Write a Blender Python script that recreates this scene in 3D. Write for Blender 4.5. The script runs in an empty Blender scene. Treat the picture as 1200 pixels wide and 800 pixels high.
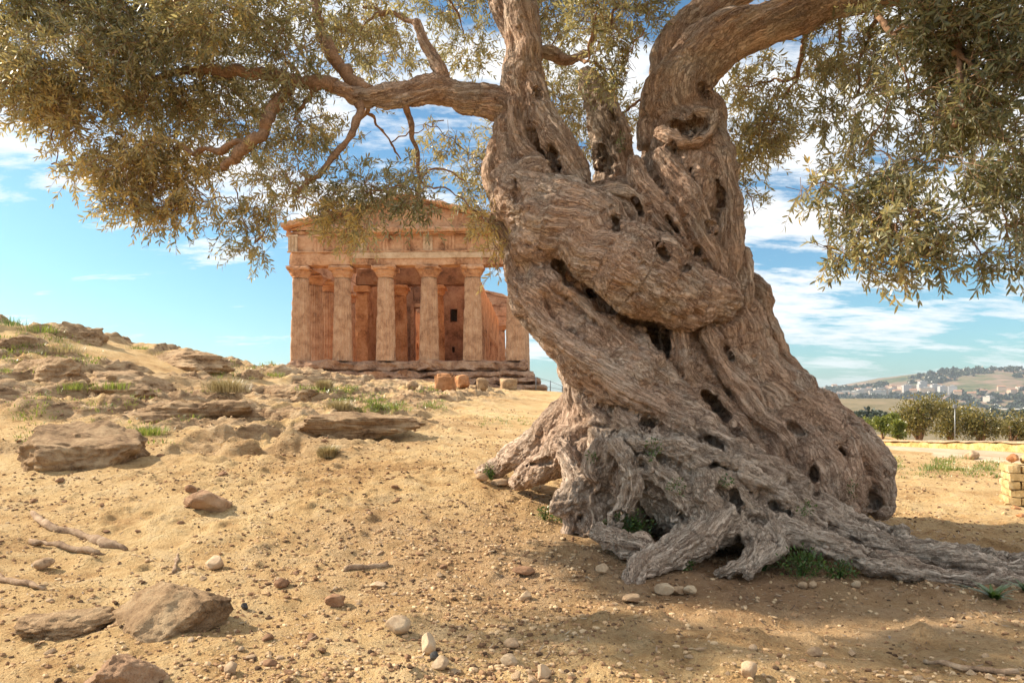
import bpy, bmesh, math, random
import numpy as np
from mathutils import Vector, Matrix

R = math.radians
sc = bpy.context.scene
COL = sc.collection
rng = np.random.default_rng(7)
random.seed(7)

# ------------------------------------------------------------------ camera, sky, sun, exposure
CAMZ, FPX, HZ = 1.3, 800.0, 468.0
cam_d = bpy.data.cameras.new('camera')
cam = bpy.data.objects.new('camera', cam_d)
COL.objects.link(cam)
cam.location = (0, 0, CAMZ)
cam.rotation_euler = (R(90), 0, 0)
cam_d.sensor_width = 36.0
cam_d.lens = 24.0
cam_d.shift_y = (HZ - 400) / 1200.0
cam_d.clip_start = 0.05
cam_d.clip_end = 30000
sc.camera = cam

SUN_EL, SUN_FWD = R(36), R(13)
SDIR = Vector((-math.cos(SUN_EL) * math.cos(SUN_FWD), math.cos(SUN_EL) * math.sin(SUN_FWD), math.sin(SUN_EL)))
sun_d = bpy.data.lights.new('sun', 'SUN')
sun_d.energy = 4.4
sun_d.angle = R(0.6)
sun_d.color = (1.0, 0.87, 0.68)
sun = bpy.data.objects.new('sun', sun_d)
sun.rotation_euler = SDIR.to_track_quat('Z', 'Y').to_euler()
COL.objects.link(sun)

vs = sc.view_settings
vs.view_transform = 'Standard'
vs.look = 'None'
vs.gamma = 1
vs.use_curve_mapping = False
vs.exposure = 1.06


class NT:
    """small helper round a node tree"""
    def __init__(self, tree):
        self.t = tree
        self.t.nodes.clear()

    def n(self, kind, **kw):
        nd = self.t.nodes.new(kind)
        ins = kw.pop('ins', {})
        for k, v in kw.items():
            setattr(nd, k, v)
        for k, v in ins.items():
            self.put(nd.inputs[k], v)
        return nd

    def put(self, sock, v):
        if isinstance(v, bpy.types.NodeSocket):
            self.t.links.new(v, sock)
        elif isinstance(v, bpy.types.Node):
            self.t.links.new(v.outputs[0], sock)
        else:
            if isinstance(v, (tuple, list)) and len(v) == 3 and sock.type == 'RGBA':
                v = (*v, 1)
            sock.default_value = v

    def math(self, op, a, b=0.0, c=None, clamp=False):
        nd = self.t.nodes.new('ShaderNodeMath')
        nd.operation = op
        nd.use_clamp = clamp
        self.put(nd.inputs[0], a)
        self.put(nd.inputs[1], b)
        if c is not None:
            self.put(nd.inputs[2], c)
        return nd.outputs[0]

    def vmath(self, op, a, b=(0, 0, 0)):
        nd = self.t.nodes.new('ShaderNodeVectorMath')
        nd.operation = op
        self.put(nd.inputs[0], a)
        if op == 'SCALE':
            self.put(nd.inputs['Scale'], b)
        else:
            self.put(nd.inputs[1], b)
        return nd.outputs[0]

    def mix(self, f, a, b, blend='MIX'):
        nd = self.t.nodes.new('ShaderNodeMix')
        nd.data_type = 'RGBA'
        nd.blend_type = blend
        self.put(nd.inputs[0], f)
        self.put(nd.inputs[6], a)
        self.put(nd.inputs[7], b)
        return nd.outputs[2]

    def ramp(self, f, stops):
        nd = self.t.nodes.new('ShaderNodeValToRGB')
        e = nd.color_ramp.elements
        while len(e) < len(stops):
            e.new(0.5)
        for el, (p, c) in zip(e, stops):
            el.position = p
            el.color = (*c, 1) if isinstance(c, (tuple, list)) else (c, c, c, 1)
        self.put(nd.inputs[0], f)
        return nd.outputs[0]

    def noise(self, vec, scale, detail=4, rough=0.55, dist=0.0):
        nd = self.t.nodes.new('ShaderNodeTexNoise')
        self.put(nd.inputs['Vector'], vec)
        nd.inputs['Scale'].default_value = scale
        nd.inputs['Detail'].default_value = detail
        nd.inputs['Roughness'].default_value = rough
        nd.inputs['Distortion'].default_value = dist
        return nd.outputs[0]

    def voro(self, vec, scale, feature='F1'):
        nd = self.t.nodes.new('ShaderNodeTexVoronoi')
        nd.feature = feature
        self.put(nd.inputs['Vector'], vec)
        nd.inputs['Scale'].default_value = scale
        return nd

    def bump(self, h, strength, dist, normal=None):
        nd = self.t.nodes.new('ShaderNodeBump')
        nd.inputs['Strength'].default_value = strength
        nd.inputs['Distance'].default_value = dist
        self.put(nd.inputs['Height'], h)
        if normal is not None:
            self.put(nd.inputs['Normal'], normal)
        return nd.outputs[0]


# ---- world
w = bpy.data.worlds.new('World')
sc.world = w
w.use_nodes = True
t = NT(w.node_tree)
sky = t.n('ShaderNodeTexSky', sky_type='NISHITA', sun_disc=False, sun_elevation=SUN_EL,
          sun_rotation=R(360 - 77), air_density=1.0, dust_density=1.0, ozone_density=2.0, altitude=100)
tc = t.n('ShaderNodeTexCoord')
sep = t.n('ShaderNodeSeparateXYZ', ins={0: tc.outputs['Generated']})
zc = t.math('MAXIMUM', sep.outputs[2], 0.0)
den = t.math('ADD', zc, 0.16)
cx = t.math('DIVIDE', sep.outputs[0], den)
cy = t.math('DIVIDE', sep.outputs[1], den)
cv = t.n('ShaderNodeCombineXYZ', ins={0: cx, 1: cy, 2: 3.7})
big = t.noise(cv, 0.55, 3, 0.5, 0.1)
streak_v = t.vmath('MULTIPLY', cv.outputs[0], (0.9, 1.7, 1))
st = t.noise(streak_v, 2.3, 10, 0.64, 0.15)
cl = t.math('ADD', t.math('MULTIPLY', big, 0.55), t.math('MULTIPLY', st, 0.75))
side = t.math('MULTIPLY_ADD', sep.outputs[0], 0.10, 0.0)
up = t.math('MULTIPLY', zc, 0.24)
cl = t.math('ADD', t.math('ADD', cl, side), up)
cover = t.ramp(cl, [(0.675, 0.0), (0.735, 0.6), (0.80, 1.0)])
low = t.ramp(sep.outputs[2], [(0.0, 0.25), (0.06, 0.8), (0.15, 1.0)])
cover = t.math('MULTIPLY', cover, low)
skyc = t.mix(1.0, sky.outputs[0], (0.62, 0.94, 1.0), 'MULTIPLY')
cloudc = t.mix(t.noise(cv, 2.3, 5), (5.4, 5.7, 6.0), (8.2, 8.2, 8.1))
allc = t.mix(cover, skyc, cloudc)
bg = t.n('ShaderNodeBackground', ins={0: allc, 1: 0.08})
t.n('ShaderNodeOutputWorld', ins={0: bg})


# ------------------------------------------------------------------ numpy noise
def _hash(ix, iy, iz, seed):
    h = (ix.astype(np.int64) * 73856093) ^ (iy.astype(np.int64) * 19349663) ^ (iz.astype(np.int64) * 83492791) ^ (seed * 2654435761)
    h = h & 0xFFFFFFFF
    h = ((h ^ (h >> 16)) * 0x45d9f3b) & 0xFFFFFFFF
    h = ((h ^ (h >> 16)) * 0x45d9f3b) & 0xFFFFFFFF
    h = h ^ (h >> 16)
    return (h & 0xFFFFFF).astype(np.float32) / np.float32(0x7FFFFF) - 1


def vnoise(p, seed=0):
    p = np.asarray(p, dtype=np.float64)
    i = np.floor(p).astype(np.int64)
    f = (p - i).astype(np.float32)
    u = f * f * f * (f * (f * 6 - 15) + 10)
    out = 0
    for dx in (0, 1):
        wx = u[:, 0] if dx else 1 - u[:, 0]
        for dy in (0, 1):
            wy = u[:, 1] if dy else 1 - u[:, 1]
            for dz in (0, 1):
                wz = u[:, 2] if dz else 1 - u[:, 2]
                out = out + wx * wy * wz * _hash(i[:, 0] + dx, i[:, 1] + dy, i[:, 2] + dz, seed)
    return out


def fbm(p, octv=4, seed=0, gain=0.5, lac=2.03):
    p = np.asarray(p, dtype=np.float64)
    a, s, out = 1.0, 1.0, 0
    for k in range(octv):
        out = out + a * vnoise(p * s + k * 17.31, seed + k)
        a *= gain
        s *= lac
    return out


def ridge(p, octv=3, seed=0):
    a, s, out = 1.0, 1.0, 0
    for k in range(octv):
        out = out + a * (1 - 2 * np.abs(vnoise(p * s + k * 9.7, seed + k)))
        a *= .5
        s *= 2.1
    return out


def sstep(x, a, b):
    u = np.clip((x - a) / (b - a), 0, 1)
    return u * u * (3 - 2 * u)


# ------------------------------------------------------------------ mesh / object helpers
def mk_mesh(name, V, polys, smooth=True, mat_idx=None):
    """V (n,3); polys: list of (m,k) index arrays"""
    me = bpy.data.meshes.new(name)
    V = np.ascontiguousarray(V, dtype=np.float32)
    polys = [np.asarray(p, dtype=np.int32) for p in polys if len(p)]
    nl = sum(p.size for p in polys)
    npoly = sum(len(p) for p in polys)
    me.vertices.add(len(V))
    me.vertices.foreach_set('co', V.ravel())
    me.loops.add(nl)
    me.loops.foreach_set('vertex_index', np.concatenate([p.ravel() for p in polys]))
    me.polygons.add(npoly)
    tot = np.concatenate([np.full(len(p), p.shape[1], np.int32) for p in polys])
    start = np.concatenate([[0], np.cumsum(tot)[:-1]]).astype(np.int32)
    me.polygons.foreach_set('loop_start', start)
    me.polygons.foreach_set('loop_total', tot)
    if mat_idx is not None:
        me.polygons.foreach_set('material_index', np.asarray(mat_idx, np.int32))
    me.polygons.foreach_set('use_smooth', np.full(npoly, smooth, dtype=bool))
    me.update(calc_edges=True)
    return me


def attr(me, name, vals, kind='FLOAT'):
    a = me.attributes.new(name, kind, 'POINT')
    a.data.foreach_set('vector' if kind == 'FLOAT_VECTOR' else 'value', np.ascontiguousarray(vals, np.float32).ravel())


def obj(name, me, mats=None, parent=None, loc=None, rot=None, scale=None):
    o = bpy.data.objects.new(name, me)
    COL.objects.link(o)
    if mats is not None and me is not None and not me.materials:
        for m in (mats if isinstance(mats, (list, tuple)) else [mats]):
            me.materials.append(m)
    if parent is not None:
        o.parent = parent
    if loc is not None:
        o.location = loc
    if rot is not None:
        o.rotation_euler = rot
    if scale is not None:
        o.scale = scale
    return o


def tag(o, label=None, cat=None, group=None, kind=None):
    for k, v in (('label', label), ('category', cat), ('group', group), ('kind', kind)):
        if v:
            o[k] = v
    return o


def empty(name, loc=(0, 0, 0), rz=0.0):
    o = bpy.data.objects.new(name, None)
    o.location = loc
    o.rotation_euler = (0, 0, rz)
    o.empty_display_size = 0.2
    COL.objects.link(o)
    return o


def P(px, py, D):
    """photograph pixel + distance ahead -> world point"""
    return np.array([(px - 600) / FPX * D, D, CAMZ + (HZ - py) / FPX * D])


def merge(parts):
    """[(V, [polys])] -> V, polys"""
    Vs, ps, off = [], {}, 0
    for V, pl in parts:
        Vs.append(V)
        for p in pl:
            p = np.asarray(p)
            if len(p):
                ps.setdefault(p.shape[1], []).append(p + off)
        off += len(V)
    return np.concatenate(Vs), [np.concatenate(ps[k]) for k in sorted(ps)]


def gridbox(lo, hi, cell=0.3, amp=0.0, seed=0, wl=0.5, erode=0.0):
    lo, hi = np.array(lo, float), np.array(hi, float)
    n = np.maximum(1, np.round((hi - lo) / cell).astype(int))
    n = np.minimum(n, 90)
    ax = [np.linspace(lo[i], hi[i], n[i] + 1) for i in range(3)]
    Vs, Fs, off = [], [], 0
    for d in range(3):
        a, b = (d + 1) % 3, (d + 2) % 3
        A, B = np.meshgrid(ax[a], ax[b], indexing='ij')
        na, nb = A.shape
        idx = np.arange(na * nb).reshape(na, nb)
        q = np.stack([idx[:-1, :-1], idx[1:, :-1], idx[1:, 1:], idx[:-1, 1:]], -1).reshape(-1, 4)
        for s, val in ((0, lo[d]), (1, hi[d])):
            v = np.zeros((na * nb, 3))
            v[:, a], v[:, b], v[:, d] = A.ravel(), B.ravel(), val
            Vs.append(v)
            Fs.append((q if s else q[:, ::-1]) + off)
            off += len(v)
    V, F = np.concatenate(Vs), np.concatenate(Fs)
    key = np.round(V * 1e5).astype(np.int64)
    _, first, inv = np.unique(key, axis=0, return_index=True, return_inverse=True)
    inv = inv.ravel()
    V, F = V[first], inv[F]
    if amp or erode:
        c = (lo + hi) / 2
        onlo, onhi = np.abs(V - lo) < 1e-6, np.abs(V - hi) < 1e-6
        side = onhi.astype(float) - onlo.astype(float)
        k = np.abs(side).sum(1)
        nz = np.stack([fbm(V / wl + 31 * i, 3, seed + i * 5) for i in range(3)], 1)
        V = V + nz * amp
        if erode:
            e = erode * (k >= 2) * np.clip(.5 + fbm(V / (wl * 1.3), 3, seed + 77), 0, 1.6)
            V = V - side * e[:, None]
    return V, [F]


def tube(pts, rad, seg=8, closed=True, wob=0.0, seed=0):
    pts = np.asarray(pts, float)
    rad = np.asarray(rad, float)
    n = len(pts)
    T = np.gradient(pts, axis=0)
    T /= np.linalg.norm(T, axis=1)[:, None] + 1e-9
    u = np.cross(T[0], [0.3, 0.2, 1.0])
    u /= np.linalg.norm(u) + 1e-9
    Vs = []
    for i in range(n):
        u = u - T[i] * (u @ T[i])
        u /= np.linalg.norm(u) + 1e-9
        v = np.cross(T[i], u)
        a = np.arange(seg) / seg * 2 * np.pi
        Vs.append(pts[i] + rad[i] * (np.cos(a)[:, None] * u + np.sin(a)[:, None] * v))
    V = np.concatenate(Vs)
    if wob:
        V = V + np.stack([fbm(V / (wob * 5) + 11 * i, 3, seed + i) for i in range(3)], 1) * wob
    i = np.arange(n - 1)[:, None] * seg
    j = np.arange(seg)[None, :]
    k = (j + 1) % seg
    q = np.stack([i + j, i + k, i + seg + k, i + seg + j], -1).reshape(-1, 4)
    polys = [q]
    if closed:
        polys += [np.arange(seg)[::-1][None, :], (np.arange(seg) + (n - 1) * seg)[None, :]]
    return V, polys


def catmull(pts, per=5):
    pts = np.asarray(pts, float)
    p = np.vstack([2 * pts[0] - pts[1], pts, 2 * pts[-1] - pts[-2]])
    out = []
    for i in range(1, len(p) - 2):
        for s in np.arange(per) / per:
            a, b, c, d = p[i - 1], p[i], p[i + 1], p[i + 2]
            out.append(.5 * (2 * b + (c - a) * s + (2 * a - 5 * b + 4 * c - d) * s * s + (3 * b - a - 3 * c + d) * s ** 3))
    out.append(pts[-1])
    return np.array(out)


_ico = {}


def ico(sub):
    if sub not in _ico:
        bm = bmesh.new()
        bmesh.ops.create_icosphere(bm, subdivisions=sub, radius=1)
        V = np.array([v.co[:] for v in bm.verts])
        F = np.array([[v.index for v in f.verts] for f in bm.faces])
        bm.free()
        _ico[sub] = (V, F)
    return _ico[sub]


def rock(seed, sub=3, cuts=9, rough=0.10, size=(1, 1, 1), flat=0.5, fine=0.0, strata=0.0):
    V, F = ico(sub)
    V = V.copy()
    r = np.random.default_rng(seed)
    for k in range(cuts):
        n = r.normal(size=3)
        n /= np.linalg.norm(n)
        d = r.uniform(.45, .85)
        pr = V @ n
        m = pr > d
        V[m] -= np.outer((pr[m] - d) * .93, n)
    V *= 1 + (rough * fbm(V * 1.7 + seed * 3.1, 4, seed))[:, None]
    if fine:
        V *= 1 + (fine * fbm(V * 7 + seed, 4, seed + 9, .6))[:, None]
    if strata:
        zz = V[:, 2] * 5 + .6 * fbm(V * 1.3, 3, seed + 4)
        V[:, :2] *= (1 + strata * (np.abs((zz % 1) - .5) * 2 - .5))[:, None]
    V[:, 2] = np.where(V[:, 2] < -flat, -flat + (V[:, 2] + flat) * .1, V[:, 2])
    return V * np.array(size), [F]


# ------------------------------------------------------------------ materials
def new_mat(name):
    m = bpy.data.materials.new(name)
    m.use_nodes = True
    return m, NT(m.node_tree)


def finish(t, color, rough=0.9, normal=None, spec=0.25):
    b = t.n('ShaderNodeBsdfPrincipled', ins={'Base Color': color, 'Roughness': rough})
    b.inputs['Specular IOR Level'].default_value = spec
    if normal is not None:
        t.put(b.inputs['Normal'], normal)
    t.n('ShaderNodeOutputMaterial', ins={0: b})


def stone_mat(name, c_dark, c_mid, c_light, scale=1.0, bump=0.6, bd=0.02, coord='Object', pits=True):
    m, t = new_mat(name)
    tc = t.n('ShaderNodeTexCoord')
    v = tc.outputs[coord]
    info = t.n('ShaderNodeObjectInfo')
    v = t.vmath('ADD', v, t.vmath('SCALE', info.outputs['Location'], .37))
    a = t.noise(v, 1.1 * scale, 6, .6, .4)
    b = t.noise(v, 7 * scale, 6, .65)
    c = t.noise(v, 45 * scale, 4, .7)
    f = t.math('ADD', t.math('MULTIPLY', a, .55), t.math('ADD', t.math('MULTIPLY', b, .3), t.math('MULTIPLY', c, .2)))
    col = t.ramp(f, [(.40, c_dark), (.52, c_mid), (.65, c_light)])
    col = t.mix(t.math('MULTIPLY', info.outputs['Random'], .35), col, t.mix(.5, col, c_dark))
    h = t.math('ADD', t.math('MULTIPLY', b, .6), t.math('MULTIPLY', c, .35))
    if pits:
        p = t.voro(v, 22 * scale)
        h = t.math('SUBTRACT', h, t.ramp(p.outputs['Distance'], [(.0, .3), (.22, 0.0)]))
    finish(t, col, .92, t.bump(h, bump, bd), .15)
    return m


M = {}
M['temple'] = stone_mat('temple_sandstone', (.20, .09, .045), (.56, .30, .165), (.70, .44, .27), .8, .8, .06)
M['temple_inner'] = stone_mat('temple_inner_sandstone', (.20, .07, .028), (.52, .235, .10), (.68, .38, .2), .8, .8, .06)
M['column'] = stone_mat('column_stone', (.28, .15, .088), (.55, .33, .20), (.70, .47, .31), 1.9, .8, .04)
M['porch'] = stone_mat('shade_toned_porch_stone', (.10, .05, .03), (.30, .155, .09), (.44, .26, .155), .9, .8, .05)  # stone colour darkened to stand in for shade inside the porch
M['step'] = stone_mat('step_stone', (.13, .07, .045), (.40, .235, .15), (.58, .39, .26), 1.2, 1.0, .1)
M['pale_band'] = stone_mat('pale_architrave_stone', (.36, .22, .13), (.60, .42, .27), (.72, .55, .38), .8, .7, .05)
M['rock'] = stone_mat('rock', (.13, .078, .044), (.43, .28, .16), (.62, .45, .275), 2.6, 1.0, .06)
M['red_rock'] = stone_mat('reddish_rock', (.17, .095, .055), (.46, .285, .175), (.62, .43, .28), 2.8, 1.0, .04)
M['orange_rock'] = stone_mat('orange_block', (.28, .12, .05), (.50, .24, .11), (.60, .33, .17), 1.5, .8, .05)
M['stone'] = stone_mat('tan_stone', (.24, .15, .09), (.46, .32, .2), (.62, .47, .32), 6, .7, .01)
M['pale_stone'] = stone_mat('pale_stone', (.28, .19, .12), (.46, .34, .225), (.60, .47, .32), 7, .6, .01)
M['brown_stone'] = stone_mat('brown_stone', (.13, .07, .04), (.30, .17, .1), (.44, .27, .16), 7, .7, .01)
M['dark_stone'] = stone_mat('dark_stone', (.03, .03, .032), (.07, .066, .065), (.14, .13, .12), 9, .6, .01)
M['yellow_block'] = stone_mat('yellow_block', (.32, .20, .08), (.58, .41, .20), (.74, .58, .36), 3, .8, .02)
M['wall_stone'] = stone_mat('yellow_wall_stone', (.26, .15, .05), (.54, .37, .15), (.68, .51, .26), 2.5, .9, .03)
M['terracotta'] = stone_mat('terracotta', (.24, .1, .05), (.48, .22, .10), (.56, .32, .18), 5, .5, .01)
M['dead_wood'] = stone_mat('dead_wood', (.14, .09, .06), (.34, .23, .15), (.52, .39, .27), 9, .8, .01)


def bark_mat():
    m, t = new_mat('olive_bark')
    g1 = t.n('ShaderNodeAttribute', attribute_name='grain').outputs['Vector']
    g2 = t.n('ShaderNodeAttribute', attribute_name='grain_b').outputs['Vector']
    gw = t.n('ShaderNodeAttribute', attribute_name='grain_mix').outputs['Fac']
    gr = t.n('ShaderNodeAttribute', attribute_name='grey').outputs['Fac']
    tcn = t.n('ShaderNodeTexCoord')
    v = tcn.outputs['Object']
    wob = t.vmath('SCALE', t.n('ShaderNodeTexNoise', ins={'Vector': v, 'Scale': 8.0, 'Detail': 4.0}).outputs[1], .035)

    def fmix(a, b):
        nd = t.n('ShaderNodeMix', data_type='FLOAT', ins={0: gw})
        t.put(nd.inputs[2], a)
        t.put(nd.inputs[3], b)
        return nd.outputs[0]
    d1, d2 = t.vmath('ADD', g1, wob), t.vmath('ADD', g2, wob)
    a = fmix(t.noise(d1, 16, 5, .62, .3), t.noise(d2, 16, 5, .62, .3))
    b = fmix(t.noise(d1, 52, 5, .7, .5), t.noise(d2, 52, 5, .7, .5))
    crk = t.ramp(t.math('ABSOLUTE', t.math('SUBTRACT', b, .5)), [(0.0, 0.0), (.028, 1.0)])
    big_c = t.ramp(t.math('ABSOLUTE', t.math('SUBTRACT', a, .47)), [(0.0, 0.0), (.022, 1.0)])
    crk = t.math('MULTIPLY', crk, t.math('MULTIPLY_ADD', big_c, .75, .25))
    c = t.noise(v, 75, 5, .7)
    big = t.noise(v, 3.0, 4, .6)
    pit = t.ramp(t.voro(v, 15).outputs['Distance'], [(.0, 0.0), (.14, 1.0)])
    f = t.math('ADD', t.math('MULTIPLY', a, .46), t.math('ADD', t.math('MULTIPLY', b, .34), t.math('MULTIPLY', c, .2)))
    f = t.math('ADD', f, t.math('MULTIPLY', t.math('SUBTRACT', crk, .85), .10))
    patch = t.ramp(t.noise(v, 4.6, 4, .6, .4), [(.40, 0.0), (.60, .38)])
    soft = t.math('ADD', t.math('MULTIPLY', t.noise(v, 22, 6, .68), .6), t.math('MULTIPLY', c, .42))
    f = t.math('ADD', t.math('MULTIPLY', f, t.math('SUBTRACT', 1.0, patch)), t.math('MULTIPLY', soft, patch))
    brown = t.ramp(f, [(.36, (.055, .03, .02)), (.43, (.34, .225, .16)), (.52, (.60, .455, .35)), (.64, (.80, .66, .54))])
    warm = t.mix(t.ramp(big, [(.4, 0.0), (.62, .6)]), brown, t.mix(1, brown, (1.10, .80, .64), 'MULTIPLY'))
    grey = t.ramp(f, [(.36, (.06, .045, .034)), (.43, (.35, .285, .22)), (.53, (.61, .52, .42)), (.65, (.80, .71, .60))])
    gm = t.math('ADD', gr, t.math('MULTIPLY', t.math('SUBTRACT', big, .5), 1.4), clamp=True)
    col = t.mix(gm, warm, grey)
    h = t.math('ADD', t.math('MULTIPLY', a, .9), t.math('MULTIPLY', b, .8))
    h = t.math('ADD', h, t.math('MULTIPLY', crk, .34))
    h = t.math('MULTIPLY', h, t.math('MULTIPLY_ADD', patch, -.75, 1.0))
    h = t.math('ADD', h, t.math('MULTIPLY', t.math('MULTIPLY', soft, patch), .9))
    h = t.math('ADD', h, t.math('MULTIPLY', c, .3))
    h = t.math('ADD', h, t.math('MULTIPLY', pit, .12))
    finish(t, col, .88, t.bump(h, 1.0, .032), .2)
    return m


M['bark'] = bark_mat()


def branch_mat():
    m, t = new_mat('branch_bark')
    v = t.n('ShaderNodeTexCoord').outputs['Object']
    a = t.noise(v, 12, 5, .6)
    b = t.noise(v, 60, 4, .6)
    f = t.math('ADD', t.math('MULTIPLY', a, .5), t.math('MULTIPLY', b, .5))
    col = t.ramp(f, [(.35, (.13, .075, .045)), (.55, (.33, .2, .125)), (.7, (.46, .32, .22))])
    finish(t, col, .9, t.bump(f, .8, .01), .2)
    return m


M['branch'] = branch_mat()


def leaf_mat(name, stops, under, trans=(.42, .34, .08), tw=.35):
    m, t = new_mat(name)
    r = t.n('ShaderNodeAttribute', attribute_name='rnd').outputs['Fac']
    top = t.ramp(r, stops)
    geo = t.n('ShaderNodeNewGeometry')
    col = t.mix(geo.outputs['Backfacing'], top, t.mix(.6, top, under))
    b = t.n('ShaderNodeBsdfPrincipled', ins={'Base Color': col, 'Roughness': .34})
    b.inputs['Specular IOR Level'].default_value = .45
    tr = t.n('ShaderNodeBsdfTranslucent', ins={0: t.mix(.55, top, trans)})
    mx = t.n('ShaderNodeMixShader', ins={0: tw, 1: b, 2: tr})
    t.n('ShaderNodeOutputMaterial', ins={0: mx})
    return m


M['leaf'] = leaf_mat('olive_leaf', [(0.0, (.032, .042, .02)), (.3, (.11, .125, .06)), (.55, (.26, .255, .135)), (.8, (.44, .34, .13)), (1.0, (.62, .42, .13))],
                     (.52, .50, .38), (.58, .48, .16), .38)
M['weed'] = leaf_mat('weed_leaf', [(0.0, (.03, .055, .015)), (.5, (.06, .12, .025)), (1.0, (.15, .2, .05))], (.12, .16, .06), (.2, .3, .05), .3)
M['grass'] = leaf_mat('grass_blade', [(0.0, (.06, .1, .02)), (.5, (.15, .2, .04)), (1.0, (.34, .33, .09))], (.2, .22, .08), (.3, .35, .06), .35)
M['dry'] = leaf_mat('dry_stem', [(0.0, (.2, .15, .07)), (.5, (.36, .28, .14)), (1.0, (.52, .44, .25))], (.4, .34, .2), (.45, .36, .16), .3)
M['tree_leaf'] = leaf_mat('shrub_leaf', [(0.0, (.05, .055, .016)), (.45, (.16, .145, .04)), (1.0, (.34, .26, .075))], (.16, .15, .08), (.3, .24, .05), .3)
M['green_leaf'] = leaf_mat('green_shrub_leaf', [(0.0, (.05, .075, .014)), (.5, (.16, .19, .03)), (1.0, (.34, .33, .06))], (.16, .18, .07), (.3, .34, .05), .3)
M['wood_leaf'] = leaf_mat('far_wood_leaf', [(0.0, (.022, .032, .018)), (1.0, (.06, .075, .035))], (.05, .06, .04), (.08, .1, .03), .1)


def plain_mat(name, col, rough=.8, metal=0.0):
    m, t = new_mat(name)
    v = t.n('ShaderNodeTexCoord').outputs['Object']
    f = t.noise(v, 3, 5, .6)
    c = t.mix(f, tuple(x * .8 for x in col), tuple(min(1, x * 1.15) for x in col))
    b = t.n('ShaderNodeBsdfPrincipled', ins={'Base Color': c, 'Roughness': rough, 'Metallic': metal})
    t.n('ShaderNodeOutputMaterial', ins={0: b})
    return m


M['metal'] = plain_mat('grey_metal', (.25, .26, .27), .5, .6)
M['plaster'] = plain_mat('pale_plaster', (.50, .44, .37))
M['plaster_tan'] = plain_mat('tan_plaster', (.48, .36, .26))
M['plaster_grey'] = plain_mat('grey_plaster', (.42, .40, .38))
M['tile_roof'] = plain_mat('tile_roof', (.32, .17, .1))
M['concrete'] = plain_mat('pale_concrete', (.5, .48, .45))


def ground_mat():
    m, t = new_mat('dry_soil')
    v = t.n('ShaderNodeTexCoord').outputs['Object']
    rk = t.n('ShaderNodeAttribute', attribute_name='rock').outputs['Fac']
    rd = t.n('ShaderNodeAttribute', attribute_name='red').outputs['Fac']
    far = t.n('ShaderNodeAttribute', attribute_name='far').outputs['Fac']
    big = t.noise(v, .55, 5, .6, .4)
    mid = t.noise(v, 3.2, 6, .65, .3)
    fine = t.noise(v, 24, 6, .7)
    grit = t.noise(v, 110, 3, .7)
    f = t.math('ADD', t.math('MULTIPLY', big, .3), t.math('ADD', t.math('MULTIPLY', mid, .35), t.math('ADD', t.math('MULTIPLY', fine, .25), t.math('MULTIPLY', grit, .15))))
    sand = t.ramp(f, [(.38, (.20, .105, .048)), (.46, (.45, .275, .125)), (.54, (.62, .43, .215)), (.64, (.74, .57, .33))])
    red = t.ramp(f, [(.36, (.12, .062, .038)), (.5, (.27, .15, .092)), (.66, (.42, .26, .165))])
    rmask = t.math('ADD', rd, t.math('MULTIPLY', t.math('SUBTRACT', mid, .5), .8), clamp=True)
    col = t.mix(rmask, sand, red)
    v2 = t.vmath('MULTIPLY', v, (1, 1, 3.0))
    rn = t.noise(v2, 2.5, 7, .68, .5)
    rockc = t.ramp(rn, [(.34, (.10, .06, .036)), (.45, (.34, .215, .125)), (.57, (.54, .38, .23)), (.70, (.66, .51, .345))])
    km = t.math('ADD', rk, t.math('MULTIPLY', t.math('SUBTRACT', mid, .5), 1.1), clamp=True)
    col = t.mix(km, col, rockc)
    # dark bits of grit and straw
    sp = t.voro(v, 34)
    spm = t.ramp(sp.outputs['Distance'], [(.10, 1.0), (.22, 0.0)])
    spk = t.math('MULTIPLY', spm, t.ramp(t.noise(v, 5, 4), [(.40, 0.0), (.58, .85)]))
    col = t.mix(spk, col, t.mix(sp.outputs['Color'], (.10, .06, .035), (.42, .28, .16)))
    farc = t.ramp(t.noise(v, .012, 7, .6), [(.38, (.06, .08, .03)), (.5, (.14, .12, .06)), (.62, (.24, .18, .1))])
    col = t.mix(far, col, farc)
    peb = t.voro(v, 26)
    h = t.math('ADD', t.math('MULTIPLY', fine, .8), t.math('MULTIPLY', grit, .35))
    h = t.math('ADD', h, t.math('MULTIPLY', mid, 1.2))
    h = t.math('ADD', h, t.math('MULTIPLY', t.ramp(peb.outputs['Distance'], [(.05, .5), (.33, 0.0)]), t.ramp(t.noise(v, 4, 3), [(.42, 0.0), (.6, 1.0)])))
    h = t.math('ADD', h, t.math('MULTIPLY', t.math('MULTIPLY', rn, km), 1.5))
    finish(t, col, .95, t.bump(h, 1.0, .06), .1)
    return m


M['ground'] = ground_mat()

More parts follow.
